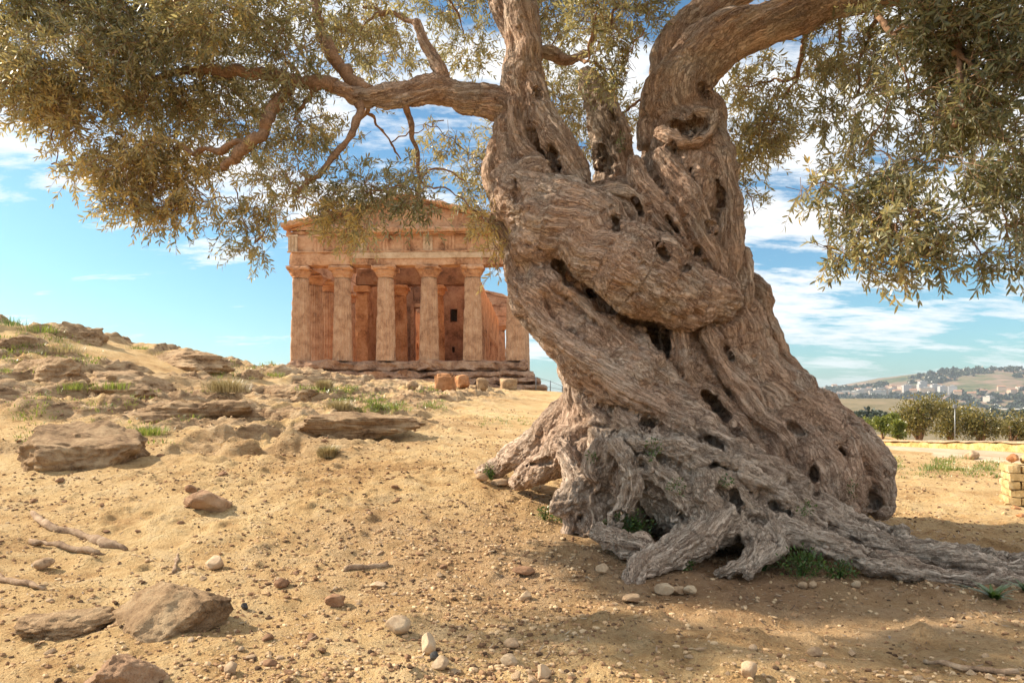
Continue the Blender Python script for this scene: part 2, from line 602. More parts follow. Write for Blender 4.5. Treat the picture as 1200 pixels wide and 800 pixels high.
# ------------------------------------------------------------------ ground
# (photo x, photo y, distance ahead) of points on the ground, then plain (x, y, z) points outside the view
ctrl_px = [(0, 800, 3.13), (300, 800, 3.13), (600, 800, 3.13), (900, 800, 3.13), (1200, 800, 3.13),
           (745, 692, 4.7), (1200, 690, 4.7), (1000, 690, 4.75), (400, 700, 4.55), (0, 700, 4.6), (200, 700, 4.6),
           (300, 600, 6.6), (0, 600, 7.0), (450, 600, 6.7), (600, 572, 7.6), (690, 618, 6.3), (565, 552, 8.0),
           (500, 520, 11), (300, 520, 10.5), (110, 520, 10), (0, 520, 10.5), (450, 490, 17), (600, 480, 20),
           (300, 470, 18), (150, 470, 15), (0, 470, 14), (0, 420, 18), (0, 380, 21.5), (100, 398, 22.3), (200, 418, 23),
           (330, 439, 26), (250, 446, 21), (480, 456.5, 47), (340, 456.5, 47), (620, 457, 46), (640, 460, 38), (700, 463, 45),
           (850, 478, 45), (1050, 600, 7.6), (1200, 600, 7.8), (1100, 560, 11.4), (1100, 542, 15), (1050, 532, 19),
           (1150, 531, 21), (1010, 525.5, 31), (1200, 531, 23), (850, 560, 9.5), (850, 510, 18), (200, 440, 20), (100, 430, 18.5)]
ctrl_w = [(-24, 32, 2.6), (-35, 30, 4.4), (-22, 15, 3.2), (-9, 4, .25), (-14, 8, 1.2), (9, 5, 0), (20, 15, -.5), (30, 30, -1.7),
          (0, -6, -.2), (-8, -6, .1), (8, -6, -.3), (-8, 70, 2.2), (-8, 95, 1.9), (20, 60, -1.6), (45, 60, -4), (-40, 60, 2.5),
          (-30, 95, 1.5), (30, 95, -4), (60, 95, -7), (30, -20, -1), (-30, -20, 1), (-60, 30, 5), (60, 30, -4), (-1, 60, 1.9),
          (-15, 60, 2.1), (-17, 85, 2.0), (0, 85, 1.6)]
CP = np.array([P(*c) for c in ctrl_px] + [np.array(c, float) for c in ctrl_w])


def _tps(d2):
    return np.where(d2 > 1e-12, .5 * d2 * np.log(d2 + 1e-12), 0)


def _fit(C, lam=.35):
    n = len(C)
    d2 = ((C[:, None, :2] - C[None, :, :2]) ** 2).sum(-1)
    A = np.zeros((n + 3, n + 3))
    A[:n, :n] = _tps(d2) + lam * np.eye(n)
    Q = np.c_[np.ones(n), C[:, :2]]
    A[:n, n:], A[n:, :n] = Q, Q.T
    return np.linalg.solve(A, np.r_[C[:, 2], 0, 0, 0])


WTS = _fit(CP)


def base_h(x, y):
    out = np.empty(len(x))
    n = len(CP)
    for s in range(0, len(x), 120000):
        xs, ys = np.clip(x[s:s + 120000], -70, 70), np.clip(y[s:s + 120000], -30, 105)
        d2 = (xs[:, None] - CP[None, :, 0]) ** 2 + (ys[:, None] - CP[None, :, 1]) ** 2
        out[s:s + 120000] = _tps(d2) @ WTS[:n] + WTS[n] + WTS[n + 1] * xs + WTS[n + 2] * ys
    dist = np.hypot(x, y - 30)
    far = -8 - 34 * sstep(dist, 90, 700) - 6 * fbm(np.c_[x / 180, y / 180, x * 0], 3, 5) * sstep(dist, 100, 400)
    k = sstep(dist, 62, 130)
    return out * (1 - k) + far * k


def ledge_mask(x, y, z):
    """where the rock shows through, in ledges, on the slope"""
    lm = sstep(-x + .10 * y, 1.2, 5.0) * sstep(y, 7.0, 11.5) * sstep(-y, -44, -30)
    nz = fbm(np.c_[x * .35, y * .5, x * 0 + 3.3], 3, 21)
    return np.clip(lm * sstep(nz, -.8, .05), 0, 1)


def heights(x, y, sp=None):
    """height, and how rocky"""
    x, y = np.asarray(x, float), np.asarray(y, float)
    z = base_h(x, y)
    sp = np.full(len(x), .03) if sp is None else sp
    lm = ledge_mask(x, y, z)
    o = x * 0
    tt = z + .22 * fbm(np.c_[x * .3, y * .45, o], 4, 31) + .05 * fbm(np.c_[x * 1.6, y * 1.6, o], 3, 32)
    hstep = .42
    q = tt / hstep
    fr = q - np.floor(q)
    stair = hstep * (np.floor(q) + sstep(fr, .02, .17) * .82 + .18 * fr)
    rough = .10 * ridge(np.c_[x * 1.1, y * 1.6, z * 2], 4, 41) - .06 + .045 * fbm(np.c_[x * 4, y * 5, z * 6], 4, 44, .62)
    z2 = z + lm * ((stair - tt) + rough)
    # second, smaller steps
    q2 = (tt + .4 * z) / .13
    f2 = q2 - np.floor(q2)
    z2 = z2 + lm * .55 * .13 * (sstep(f2, .05, .3) - f2)
    riser = lm * np.clip(np.exp(-((fr - .09) / .15) ** 2) + .85 * sstep(ridge(np.c_[x * .8, y * .9, o], 3, 47), -.1, .7), 0, 1)
    for wl, amp, sd in ((2.6, .05, 1), (.9, .032, 2), (.36, .022, 3), (.15, .020, 4), (.075, .013, 5)):
        wt = np.clip((wl / np.maximum(sp, 1e-3) - 2) / 3, 0, 1)
        if wt.max() > 0:
            z2 = z2 + wt * amp * vnoise(np.c_[x / wl, y / wl, o], 60 + sd)
    # clods in the loose soil
    cl = np.clip(fbm(np.c_[x * 6, y * 6, o], 3, 71) - .5, 0, 1)
    z2 = z2 + np.clip((.14 / np.maximum(sp, 1e-3) - 2) / 3, 0, 1) * .055 * cl
    return z2, riser


def gz(x, y):
    return float(heights(np.array([x]), np.array([y]))[0][0])


def axis(center0, center1, fine, lim_lo, lim_hi, k1=.0062, k2=.05, mid=42):
    out = list(np.arange(center0, center1 + 1e-6, fine))
    for sgn, lim in ((1, lim_hi), (-1, lim_lo)):
        d, pos, side = 0.0, (center1 if sgn > 0 else center0), []
        while (pos < lim) if sgn > 0 else (pos > lim):
            sp = fine + (k1 * d if d < mid else k1 * mid + k2 * (d - mid))
            d += sp
            pos += sgn * sp
            side.append(pos)
        out = out + side if sgn > 0 else side[::-1] + out
    return np.array(out)


xa = axis(-3.8, 4.2, .027, -6000, 6000, .0055)
ya = axis(2.7, 8.0, .027, -2500, 8000, .0055)
GX, GY = np.meshgrid(xa, ya, indexing='ij')
spx = np.gradient(xa)[:, None] + 0 * GY
spy = np.gradient(ya)[None, :] + 0 * GX
gx, gy, gs = GX.ravel(), GY.ravel(), np.maximum(spx, spy).ravel()
ghz, grk = heights(gx, gy, gs)
idx = np.arange(len(gx)).reshape(GX.shape)
gq = np.stack([idx[:-1, :-1], idx[1:, :-1], idx[1:, 1:], idx[:-1, 1:]], -1).reshape(-1, 4)
gme = mk_mesh('ground', np.c_[gx, gy, ghz], [gq])
attr(gme, 'rock', grk)
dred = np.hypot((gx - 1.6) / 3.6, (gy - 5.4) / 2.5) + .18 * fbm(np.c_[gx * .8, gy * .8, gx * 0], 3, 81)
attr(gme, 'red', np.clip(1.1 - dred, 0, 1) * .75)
attr(gme, 'far', sstep(np.hypot(gx, gy - 20), 75, 140))
tag(obj('ground', gme, M['ground']), 'dry sandy slope with rock ledges', kind='structure')

# ------------------------------------------------------------------ olive tree
TREE_BASE = (1.75, 6.6, gz(1.75, 6.6))
tree = empty('olive_tree', TREE_BASE)
tag(tree, 'huge ancient olive tree with twisted hollow trunk, spreading roots and drooping canopy', 'tree')
TB = np.array(TREE_BASE)

# every strand: (photo x, photo y, distance, radius in photo pixels), from which its place and real size follow
STR = {
 'core': [(800, 610, 7.2, 120), (790, 520, 7.2, 112), (785, 440, 7.2, 84), (765, 360, 7.2, 84), (738, 300, 7.1, 92), (735, 262, 7.1, 60)],
 'right_column': [(804, 135, 6.8, 40), (799, 190, 6.7, 50), (798, 250, 6.65, 54), (808, 310, 6.65, 44), (832, 360, 6.7, 48), (848, 410, 6.7, 49),
            (883, 460, 6.7, 56), (925, 510, 6.7, 60), (965, 550, 6.6, 56), (1000, 580, 6.6, 36)],
 'shoulder': [(868, 320, 7.1, 14), (886, 350, 7, 18), (890, 395, 6.9, 24), (905, 430, 6.9, 26), (950, 470, 6.9, 20)],
 'lobe': [(955, 498, 6.8, 46), (992, 530, 6.7, 42), (1014, 560, 6.6, 32), (1026, 590, 6.5, 19)],
 'lobe_b': [(915, 470, 6.6, 40), (935, 520, 6.4, 36), (960, 560, 6.3, 34), (985, 590, 6.3, 22)],
 'lobe_c': [(870, 470, 6.45, 24), (900, 515, 6.3, 28), (925, 560, 6.2, 24)],
 'lobe_d': [(985, 500, 6.6, 18), (1010, 535, 6.45, 18), (1030, 560, 6.4, 16), (1036, 585, 6.4, 13)],
 'roll': [(604, 222, 6.62, 28), (640, 243, 6.35, 41), (690, 275, 6.17, 49), (740, 310, 6.07, 50), (790, 336, 6.12, 44), (838, 352, 6.3, 30)],
 'left_mass': [(590, 240, 6.8, 18), (606, 290, 6.75, 22), (618, 335, 6.6, 26), (645, 362, 6.5, 36), (690, 400, 6.4, 46), (735, 445, 6.35, 50),
          (790, 490, 6.3, 44), (840, 527, 6.25, 36), (890, 562, 6.1, 28), (940, 595, 5.95, 20), (1000, 628, 5.8, 14)],
 'left_top': [(640, 240, 6.9, 48), (606, 200, 6.8, 30), (608, 160, 6.8, 30), (614, 125, 6.8, 27), (614, 80, 6.8, 23), (609, 30, 6.8, 21), (606, -30, 6.8, 18), (604, -60, 6.8, 13)],
 'left_outer': [(600, 260, 6.9, 20), (584, 215, 6.85, 19), (586, 180, 6.8, 15), (598, 145, 6.8, 14)],
 'left_branch': [(608, 142, 6.8, 22), (582, 124, 6.8, 21), (545, 113, 6.75, 18), (510, 106, 6.7, 17), (470, 112, 6.6, 14), (430, 113, 6.4, 12), (398, 104, 6.2, 9), (386, 100, 6.15, 6)],
 'strut': [(624, 92, 6.62, 12), (640, 140, 6.5, 16), (660, 182, 6.42, 18), (682, 222, 6.42, 16)],
 'strut_b': [(600, 120, 6.6, 10), (612, 170, 6.55, 13), (640, 205, 6.5, 12), (655, 235, 6.5, 10)],
 'knuckle': [(612, 206, 6.45, 15), (630, 200, 6.4, 17), (652, 218, 6.38, 9), (676, 234, 6.35, 7)],
 'offshoot': [(527, 108, 6.7, 10), (516, 82, 6.7, 8), (500, 55, 6.7, 6.5), (488, 28, 6.7, 5)],
 'limb_behind': [(612, 70, 7, 12), (590, 20, 7.05, 12), (572, -30, 7.1, 10), (566, -50, 7.1, 7)],
 'twig_left': [(622, 62, 6.8, 9), (645, 62, 6.9, 8), (664, 72, 7, 6), (690, 62, 7.1, 4)],
 'dead_stub': [(686, 92, 7.6, 12), (700, 118, 7.5, 19), (714, 158, 7.4, 23), (718, 200, 7.3, 25), (722, 250, 7.3, 28)],
 'right_limb': [(800, 160, 6.8, 44), (795, 112, 6.75, 38), (816, 74, 6.7, 34), (850, 47, 6.6, 30), (900, 27, 6.5, 26), (960, 9, 6.4, 22), (1040, -12, 6.2, 18), (1085, -26, 6.1, 14)],
 'right_limb_b': [(782, 84, 6.85, 20), (792, 45, 6.9, 20), (830, 12, 6.95, 18), (880, -14, 7.0, 14), (905, -28, 7.0, 10)],
 'right_limb_edge': [(760, 165, 6.7, 15), (765, 130, 6.7, 14), (780, 90, 6.65, 13), (803, 58, 6.6, 10)],
 'finger_a': [(742, 190, 6.3, 10), (752, 215, 6.25, 15), (780, 252, 6.22, 18), (802, 288, 6.26, 15), (826, 330, 6.3, 14)],
 'finger_b': [(774, 184, 6.3, 12), (790, 215, 6.22, 18), (815, 260, 6.2, 19), (836, 310, 6.28, 16), (840, 350, 6.35, 14)],
 'finger_c': [(836, 168, 6.4, 18), (850, 220, 6.4, 17), (852, 280, 6.42, 17), (842, 330, 6.42, 15)],
 'scar_lip': [(774, 158, 6.28, 9), (800, 165, 6.2, 9), (826, 156, 6.25, 10), (836, 138, 6.3, 10), (818, 132, 6.3, 9)],
 'bridge': [(690, 240, 6.4, 11), (725, 238, 6.32, 18), (752, 262, 6.28, 15), (768, 292, 6.25, 13)],
 'bridge_b': [(735, 262, 6.3, 11), (732, 285, 6.3, 10), (748, 300, 6.25, 9)],
 'light_strip': [(795, 362, 6.3, 10), (793, 400, 6.3, 12), (806, 440, 6.3, 15), (850, 485, 6.3, 18), (890, 530, 6.2, 18)],
 'inner_strip': [(745, 360, 6.45, 12), (752, 400, 6.42, 12), (765, 440, 6.38, 14)],
 'inner_strip_b': [(715, 345, 6.4, 14), (725, 385, 6.4, 14), (745, 420, 6.36, 14)],
 'left_flank': [(700, 420, 6.8, 36), (698, 470, 6.75, 36), (692, 520, 6.6, 38), (690, 560, 6.45, 34), (690, 600, 6.3, 24)],
 'flank_rib': [(672, 425, 6.75, 14), (676, 460, 6.7, 14), (668, 500, 6.75, 14), (650, 522, 6.8, 13)],
 'root_far_left': [(690, 450, 6.9, 24), (668, 490, 7.0, 26), (640, 514, 7.2, 23), (606, 534, 7.5, 17), (580, 548, 7.8, 12), (556, 560, 8.0, 7)],
 'root_left': [(715, 480, 6.6, 28), (684, 508, 6.6, 27), (655, 530, 6.75, 24), (628, 550, 7.0, 17), (604, 563, 7.3, 11)],
 'root_mid': [(742, 480, 6.3, 30), (720, 520, 6.2, 30), (708, 560, 6.15, 26), (704, 600, 6.15, 18)],
 'root_mid_b': [(760, 490, 6.2, 22), (748, 520, 6.1, 22), (742, 560, 6.0, 24), (738, 600, 6.0, 20)],
 'stump': [(690, 560, 6.2, 17), (676, 580, 6.1, 20), (660, 592, 6.1, 14), (652, 584, 6.1, 8)],
 'stump_b': [(690, 575, 6.1, 19), (700, 600, 6.05, 18), (692, 625, 6.05, 17)],
 'stump_c': [(664, 595, 6.1, 11), (668, 615, 6.1, 9), (664, 632, 6.1, 8)],
 'grey_a': [(735, 500, 6.2, 28), (768, 540, 5.95, 36), (800, 580, 5.8, 40), (820, 612, 5.7, 32)],
 'grey_b': [(830, 530, 6.0, 26), (858, 570, 5.85, 32), (880, 610, 5.7, 28)],
 'grey_rib': [(745, 520, 5.8, 12), (790, 530, 5.65, 14), (840, 560, 5.55, 14), (880, 600, 5.45, 14)],
 'grey_rib_b': [(760, 545, 5.6, 13), (790, 575, 5.45, 14), (800, 610, 5.4, 13), (790, 640, 5.3, 11)],
 'grey_rib_c': [(830, 545, 5.6, 11), (825, 580, 5.4, 14), (840, 605, 5.35, 13)],
 'front_root': [(915, 572, 5.85, 23), (865, 602, 5.55, 26), (818, 628, 5.25, 25), (780, 645, 5.1, 22), (756, 660, 4.95, 19), (745, 682, 4.8, 16), (744, 706, 4.74, 10)],
 'front_nub': [(704, 624, 5.5, 13), (735, 638, 5.25, 16), (770, 645, 5.1, 14)],
 'ridge_root': [(828, 503, 6.0, 20), (880, 538, 5.9, 19), (930, 570, 5.85, 18), (980, 600, 5.8, 14), (1030, 622, 5.7, 13), (1078, 641, 5.6, 8)],
 'low_root': [(875, 598, 5.7, 26), (930, 624, 5.4, 21), (985, 645, 5.2, 16), (1040, 662, 5.03, 13), (1100, 676, 4.93, 12), (1160, 682, 4.87, 10), (1250, 690, 4.8, 8)],
 'flat_root': [(935, 598, 5.8, 24), (1000, 628, 5.5, 22), (1070, 648, 5.3, 18), (1140, 660, 5.18, 15), (1250, 674, 5.1, 11)],
 'flat_root_b': [(1040, 640, 5.4, 13), (1110, 648, 5.35, 12), (1180, 655, 5.3, 10), (1260, 655, 5.3, 8)],
 'toe_a': [(862, 612, 5.45, 18), (885, 635, 5.25, 14), (872, 655, 5.1, 10), (845, 672, 5.0, 7)],
 'toe_b': [(900, 612, 5.45, 17), (912, 638, 5.25, 13), (895, 658, 5.1, 10), (876, 675, 4.95, 6)],
 'rib_r1': [(870, 300, 6.5, 10), (872, 350, 6.42, 12), (885, 400, 6.4, 13), (905, 440, 6.38, 14), (945, 480, 6.35, 15), (975, 515, 6.3, 14)],
 'rib_r2': [(830, 390, 6.25, 12), (850, 430, 6.25, 13), (885, 475, 6.22, 15), (915, 520, 6.2, 17), (935, 570, 6.15, 14)],
 'rib_l1': [(605, 335, 6.35, 12), (640, 380, 6.2, 13), (690, 420, 6.05, 16), (740, 462, 6.0, 17), (800, 500, 6.0, 16), (850, 535, 5.98, 14), (900, 568, 5.9, 12)],
 'rib_l2': [(660, 330, 6.2, 9), (700, 372, 6.1, 11), (750, 420, 6.1, 13), (800, 468, 6.12, 13), (860, 512, 6.1, 12)],
 'rib_l3': [(672, 440, 6.5, 10), (690, 480, 6.32, 12), (725, 500, 6.1, 13), (760, 512, 5.95, 12), (800, 520, 5.85, 10)],
 'rib_t1': [(690, 225, 6.25, 8), (735, 225, 6.2, 10), (752, 245, 6.18, 9), (740, 275, 6.18, 8), (716, 272, 6.2, 7)],
 'rib_t2': [(834, 150, 6.35, 10), (850, 190, 6.4, 11), (853, 240, 6.4, 11), (848, 300, 6.36, 11), (858, 345, 6.33, 10)],
 'rib_w1': [(700, 520, 6.0, 9), (690, 545, 5.98, 10), (700, 570, 5.95, 9)],
 'rib_w2': [(655, 520, 6.45, 10), (672, 545, 6.25, 12), (680, 570, 6.1, 11)],
 'grey_rib_d': [(720, 520, 5.85, 10), (740, 555, 5.6, 13), (735, 590, 5.55, 13), (720, 615, 5.5, 10)],
 'grey_rib_e': [(790, 520, 5.75, 10), (860, 548, 5.55, 13), (915, 585, 5.5, 13), (960, 615, 5.45, 10)],
 'plug': [(628, 140, 6.98, 16), (645, 180, 7.0, 24), (655, 215, 7.0, 34)],
 'stick_root': [(1042, 625, 5.55, 10), (1056, 622, 5.5, 11), (1070, 632, 5.5, 7)],
}
GREY = {'grey_a': .75, 'grey_b': .7, 'grey_rib': .8, 'grey_rib_b': .75, 'grey_rib_c': .75, 'stump': .6, 'stump_b': .6, 'stump_c': .4, 'ridge_root': .7, 'grey_rib_d': .7, 'grey_rib_e': .65, 'rib_w1': .4, 'rib_w2': .4, 'front_root': .5, 'front_nub': .55,
        'low_root': .55, 'flat_root': .65, 'flat_root_b': .8, 'toe_a': .7, 'toe_b': .7, 'dead_stub': .6, 'stick_root': .9, 'root_mid_b': .5, 'root_mid': .4, 'light_strip': .25,
        'root_far_left': .35, 'root_left': .3, 'left_flank': .2, 'strut': .3, 'knuckle': .4}
BURL = [(630, 286, 6.42, 34), (640, 343, 6.4, 36), (655, 394, 6.55, 20), (671, 432, 6.75, 18), (795, 290, 6.22, 15), (850, 205, 6.55, 18), (852, 265, 6.6, 14), (655, 300, 6.4, 18),
        (1030, 545, 6.45, 18), (960, 590, 6.2, 14), (905, 480, 6.35, 15), (942, 505, 6.3, 14), (985, 555, 6.25, 15), (835, 372, 6.3, 13), (850, 355, 6.35, 13),
        (775, 510, 6.1, 20), (745, 528, 5.85, 14), (650, 205, 6.5, 12), (700, 500, 6.2, 15), (865, 540, 6.0, 14)]
H = 0.02
LO = np.array([-1.75, 4.35, -0.35])
HI = np.array([4.35, 8.6, 6.1])
NG = np.ceil((HI - LO) / H).astype(int)
F = np.full(NG, 0.4, np.float32)
segs = []      # a, b, ra, rb, strand number, s0, s1
strand_names = list(STR)
for si, nm in enumerate(strand_names):
    q = np.array(STR[nm], float)
    c = catmull(np.c_[[P(a, b, d) for a, b, d, _ in q], q[:, 3] / FPX * q[:, 2]], 4)
    L = np.r_[0, np.cumsum(np.linalg.norm(np.diff(c[:, :3], axis=0), axis=1))]
    # a little knottiness along each strand
    kn = 1 + .10 * vnoise(np.c_[L * 4.5, L * 0 + si * 3.7, L * 0], 5)
    c[:, 3] *= kn
    off = np.stack([vnoise(np.c_[L * 3.5, L * 0 + si * 1.7, L * 0 + 9 * k], 6 + k) for k in range(3)], 1)
    c[:, :3] += off * (.16 * c[:, 3])[:, None]
    for k in range(len(c) - 1):
        segs.append((c[k, :3], c[k + 1, :3], c[k, 3], c[k + 1, 3], si, L[k], L[k + 1]))


def local(lo, hi):
    a = np.clip(np.floor((lo - LO) / H).astype(int), 0, NG)
    b = np.clip(np.ceil((hi - LO) / H).astype(int) + 1, 0, NG)
    if np.any(b <= a):
        return None
    sl = tuple(slice(a[i], b[i]) for i in range(3))
    g = [LO[i] + H * np.arange(a[i], b[i], dtype=np.float32) for i in range(3)]
    return sl, g[0][:, None, None].astype(np.float32), g[1][None, :, None].astype(np.float32), g[2][None, None, :].astype(np.float32)


def cap_dist(x, y, z, a, b, ra, rb):
    d = b - a
    dd = float(d @ d) + 1e-9
    tt = np.clip(((x - a[0]) * d[0] + (y - a[1]) * d[1] + (z - a[2]) * d[2]) / dd, 0, 1).astype(np.float32)
    ex, ey, ez = x - (a[0] + tt * d[0]), y - (a[1] + tt * d[1]), z - (a[2] + tt * d[2])
    return np.sqrt(ex * ex + ey * ey + ez * ez) - (ra + tt * (rb - ra))


def smin(a, b, k):
    h = np.clip(.5 + .5 * (b - a) / k, 0, 1)
    return b + (a - b) * h - k * h * (1 - h)


strand_f = {}
for a, b, ra, rb, si, s0, s1 in segs:
    m = max(ra, rb) + .12
    got = local(np.minimum(a, b) - m, np.maximum(a, b) + m)
    if got is None:
        continue
    sl, x, y, z = got
    F[sl] = smin(F[sl], cap_dist(x, y, z, a, b, ra, rb), min(.022, .22 * min(ra, rb) + .003))
for bx, by, bd, br in BURL:
    c = P(bx, by, bd)
    r = br / FPX * bd
    sl, x, y, z = local(c - r - .1, c + r + .1)
    F[sl] = smin(F[sl], np.sqrt((x - c[0]) ** 2 + (y - c[1]) ** 2 * .8 + (z - c[2]) ** 2) - r, .05)


def surf_depth(px, py):
    D = np.arange(4.5, 8.2, .01)
    pts = np.stack([P(px, py, d) for d in D])
    ii = np.round((pts - LO) / H).astype(int)
    ok = np.all((ii >= 0) & (ii < NG), axis=1)
    v = np.full(len(D), 1.0)
    v[ok] = F[tuple(ii[ok].T)]
    k = np.argmax(v < 0)
    return D[k] if v[k] < 0 else None


# hollows: two photo points, radius in photo pixels, depth in metres
HOLES = [((744.1, 233.9), (751.9, 252.1), 4.3, 0.2), ((721.9, 256.5), (723.1, 269.5), 4.3, 0.2), ((631.1, 291.7), (638.9, 294.3), 4.3, 0.15), ((652, 303), (668, 330), 7, 0.3), ((780.9, 253.0), (799.1, 279.0), 2.2, 0.15), ((770.6, 283.9), (782.4, 302.1), 3.6, 0.16), ((818.8, 291.1), (803.2, 315.9), 3.6, 0.18), ((795.6, 316.4), (807.4, 312.6), 2.9, 0.12), ((839.1, 208.1), (846.9, 241.9), 2.9, 0.14), ((829.4, 260.8), (834.6, 271.2), 2.9, 0.12), ((758, 378), (772, 406), 9, 0.38), ((776.4, 384.1), (781.6, 417.9), 4.3, 0.34), ((826, 461), (852, 490), 8, 0.34), ((836.7, 470.5), (865.3, 509.5), 3.6, 0.2), ((756, 494), (766, 499), 7, 0.18), ((924.9, 498.8), (943.1, 509.2), 3.6, 0.13), ((984.1, 526.1), (991.9, 533.9), 3.6, 0.16), ((1020.2, 577.0), (1026.8, 594.0), 4.3, 0.13), ((952.5, 534.8), (956.5, 580.2), 2.9, 0.16), ((809.5, 199.5), (813.5, 212.5), 4.3, 0.13), ((788.9, 164.2), (790.1, 179.8), 3.6, 0.15), ((847.8, 401.9), (858.2, 420.1), 2.9, 0.11), ((645, 172), (652, 200), 8, 0.18), ((702, 172), (712, 196), 9, 0.1), ((604.0, 209.8), (604.0, 237.2), 2.9, 0.1), ((647.5, 312.6), (712.5, 359.4), 4.3, 0.26), ((700, 355), (735, 372), 7, 0.26), ((729.0, 372.5), (781.0, 385.5), 4.3, 0.3), ((786, 147), (822, 151), 8, 0.14), ((809.9, 141.1), (828.1, 148.9), 4.3, 0.12), ((749.1, 538.8), (756.9, 549.2), 4.3, 0.12), ((827.5, 515.3), (866.5, 538.7), 2.9, 0.14), ((831.2, 544.0), (863.8, 553.0), 3.6, 0.12), ((793.8, 598.2), (804.2, 613.8), 2.9, 0.1), ((859.1, 571.2), (866.9, 603.8), 2.9, 0.12), ((902.0, 588.2), (928.0, 603.8), 2.9, 0.1), ((725, 605), (745, 615), 10, 0.14), ((617.0, 545.8), (643.0, 539.2), 3.6, 0.12), ((627.4, 102.8), (632.6, 113.2), 2.2, 0.07), ((818.8, 98.5), (829.2, 111.5), 2.9, 0.08), ((715.4, 128.2), (720.6, 143.8), 2.9, 0.08)]
cuts = []
for (x0, y0), (x1, y1), r, dep in HOLES:
    nq_ = max(3, int(math.hypot(x1 - x0, y1 - y0) / (.45 * r)) + 1)
    for u in np.linspace(0, 1, nq_):
        px, py = x0 + (x1 - x0) * u, y0 + (y1 - y0) * u
        d0 = surf_depth(px, py)
        if d0:
            rr_ = r / FPX * d0 * (.72 + .42 * math.sin(7.3 * u + x0) * math.sin(3.1 * u + y0)) * (.55 + .75 * math.sin(math.pi * (.12 + .76 * u)))
            cuts.append((P(px, py, d0 - .15), P(px, py, d0 + dep), rr_, .6 * rr_))
for a, b, ra, rb in cuts:
    m = ra + .1
    got = local(np.minimum(a, b) - m, np.maximum(a, b) + m)
    if got is None:
        continue
    sl, x, y, z = got
    sh = cap_dist(x, y, z, a, b, ra, rb)
    gx_, gy_, gz_ = np.broadcast_arrays(x, y, z)
    pp = np.stack([gx_.ravel(), gy_.ravel(), gz_.ravel()], 1)
    sh = sh + (.42 * ra * fbm(pp * 17, 2, 95)).reshape(sh.shape).astype(np.float32)
    F[sl] = -smin(-F[sl], sh, .016)


def surface_nets(F, lo, h):
    s = F < 0
    nx, ny, nz = F.shape
    cnt = np.zeros((nx - 1, ny - 1, nz - 1), np.uint8)
    for dx in (0, 1):
        for dy in (0, 1):
            for dz in (0, 1):
                cnt += s[dx:nx - 1 + dx, dy:ny - 1 + dy, dz:nz - 1 + dz]
    act = (cnt > 0) & (cnt < 8)
    ii = np.argwhere(act)
    vid = np.full(act.shape, -1, np.int32)
    vid[act] = np.arange(len(ii))
    corners = np.array([(i, j, k) for i in (0, 1) for j in (0, 1) for k in (0, 1)])
    fv = [F[tuple((ii + c).T)] for c in corners]
    acc = np.zeros((len(ii), 3))
    num = np.zeros(len(ii))
    for a in range(8):
        for b in range(a + 1, 8):
            if np.abs(corners[a] - corners[b]).sum() != 1:
                continue
            m = (fv[a] < 0) != (fv[b] < 0)
            tt = np.where(m, fv[a] / np.where(m, fv[a] - fv[b], 1), 0)
            acc += m[:, None] * (corners[a] + tt[:, None] * (corners[b] - corners[a]))
            num += m
    V = lo + h * (ii + acc / num[:, None])
    Q = []
    for ax in range(3):
        b_, c_ = (ax + 1) % 3, (ax + 2) % 3
        s0 = [slice(None)] * 3
        s1 = [slice(None)] * 3
        s0[ax], s1[ax] = slice(0, -1), slice(1, None)
        A, B = s[tuple(s0)], s[tuple(s1)]
        e = np.argwhere(A != B)
        ok = (e[:, b_] > 0) & (e[:, c_] > 0) & (e[:, b_] < F.shape[b_] - 1) & (e[:, c_] < F.shape[c_] - 1)
        e = e[ok]
        inside = A[tuple(e.T)]
        ids = []
        for db, dc in ((1, 1), (0, 1), (0, 0), (1, 0)):
            k = e.copy()
            k[:, b_] -= db
            k[:, c_] -= dc
            ids.append(vid[tuple(k.T)])
        q = np.stack(ids, 1)
        q[~inside] = q[~inside][:, ::-1]
        Q.append(q)
    Q = np.concatenate(Q)
    return V, Q[(Q >= 0).all(1)]


TV, TQ = surface_nets(F, LO, H)
del F


def compact(V, Q):
    used = np.unique(Q)
    mp = np.full(len(V), -1, np.int64)
    mp[used] = np.arange(len(used))
    return V[used], mp[Q]


def subdivide(V, Q):
    """quads -> four quads each, with a light smoothing"""
    e = np.stack([Q, np.roll(Q, -1, 1)], -1).reshape(-1, 2)
    es = np.sort(e, 1)
    key = es[:, 0].astype(np.int64) * len(V) + es[:, 1]
    uq, inv = np.unique(key, return_inverse=True)
    ev = (V[uq // len(V)] + V[uq % len(V)]) / 2
    fc = V[Q].mean(1)
    n, ne = len(V), len(uq)
    E = inv.reshape(-1, 4) + n
    C = np.arange(len(Q)) + n + ne
    q = np.concatenate([np.stack([Q[:, k], E[:, k], C, E[:, (k + 3) % 4]], 1) for k in range(4)])
    V2 = np.concatenate([V, ev, fc])
    return V2, q


def smooth(V, Q, f=.5):
    acc = np.zeros_like(V)
    num = np.zeros(len(V))
    for k in range(4):
        for j in (1, 3):
            np.add.at(acc, Q[:, k], V[Q[:, (k + j) % 4]]) if False else None
    idx = Q.ravel()
    for j in (1, 3):
        nb = V[np.roll(Q, -j, 1).ravel()]
        for c in range(3):
            acc[:, c] += np.bincount(idx, nb[:, c], len(V))
        num += np.bincount(idx, minlength=len(V))
    return V * (1 - f) + f * acc / np.maximum(num, 1)[:, None]


def normals(V, Q):
    n = np.cross(V[Q[:, 2]] - V[Q[:, 0]], V[Q[:, 3]] - V[Q[:, 1]])
    out = np.stack([np.bincount(Q.ravel(), np.repeat(n[:, c], 4), len(V)) for c in range(3)], 1)
    return out / (np.linalg.norm(out, axis=1)[:, None] + 1e-12)


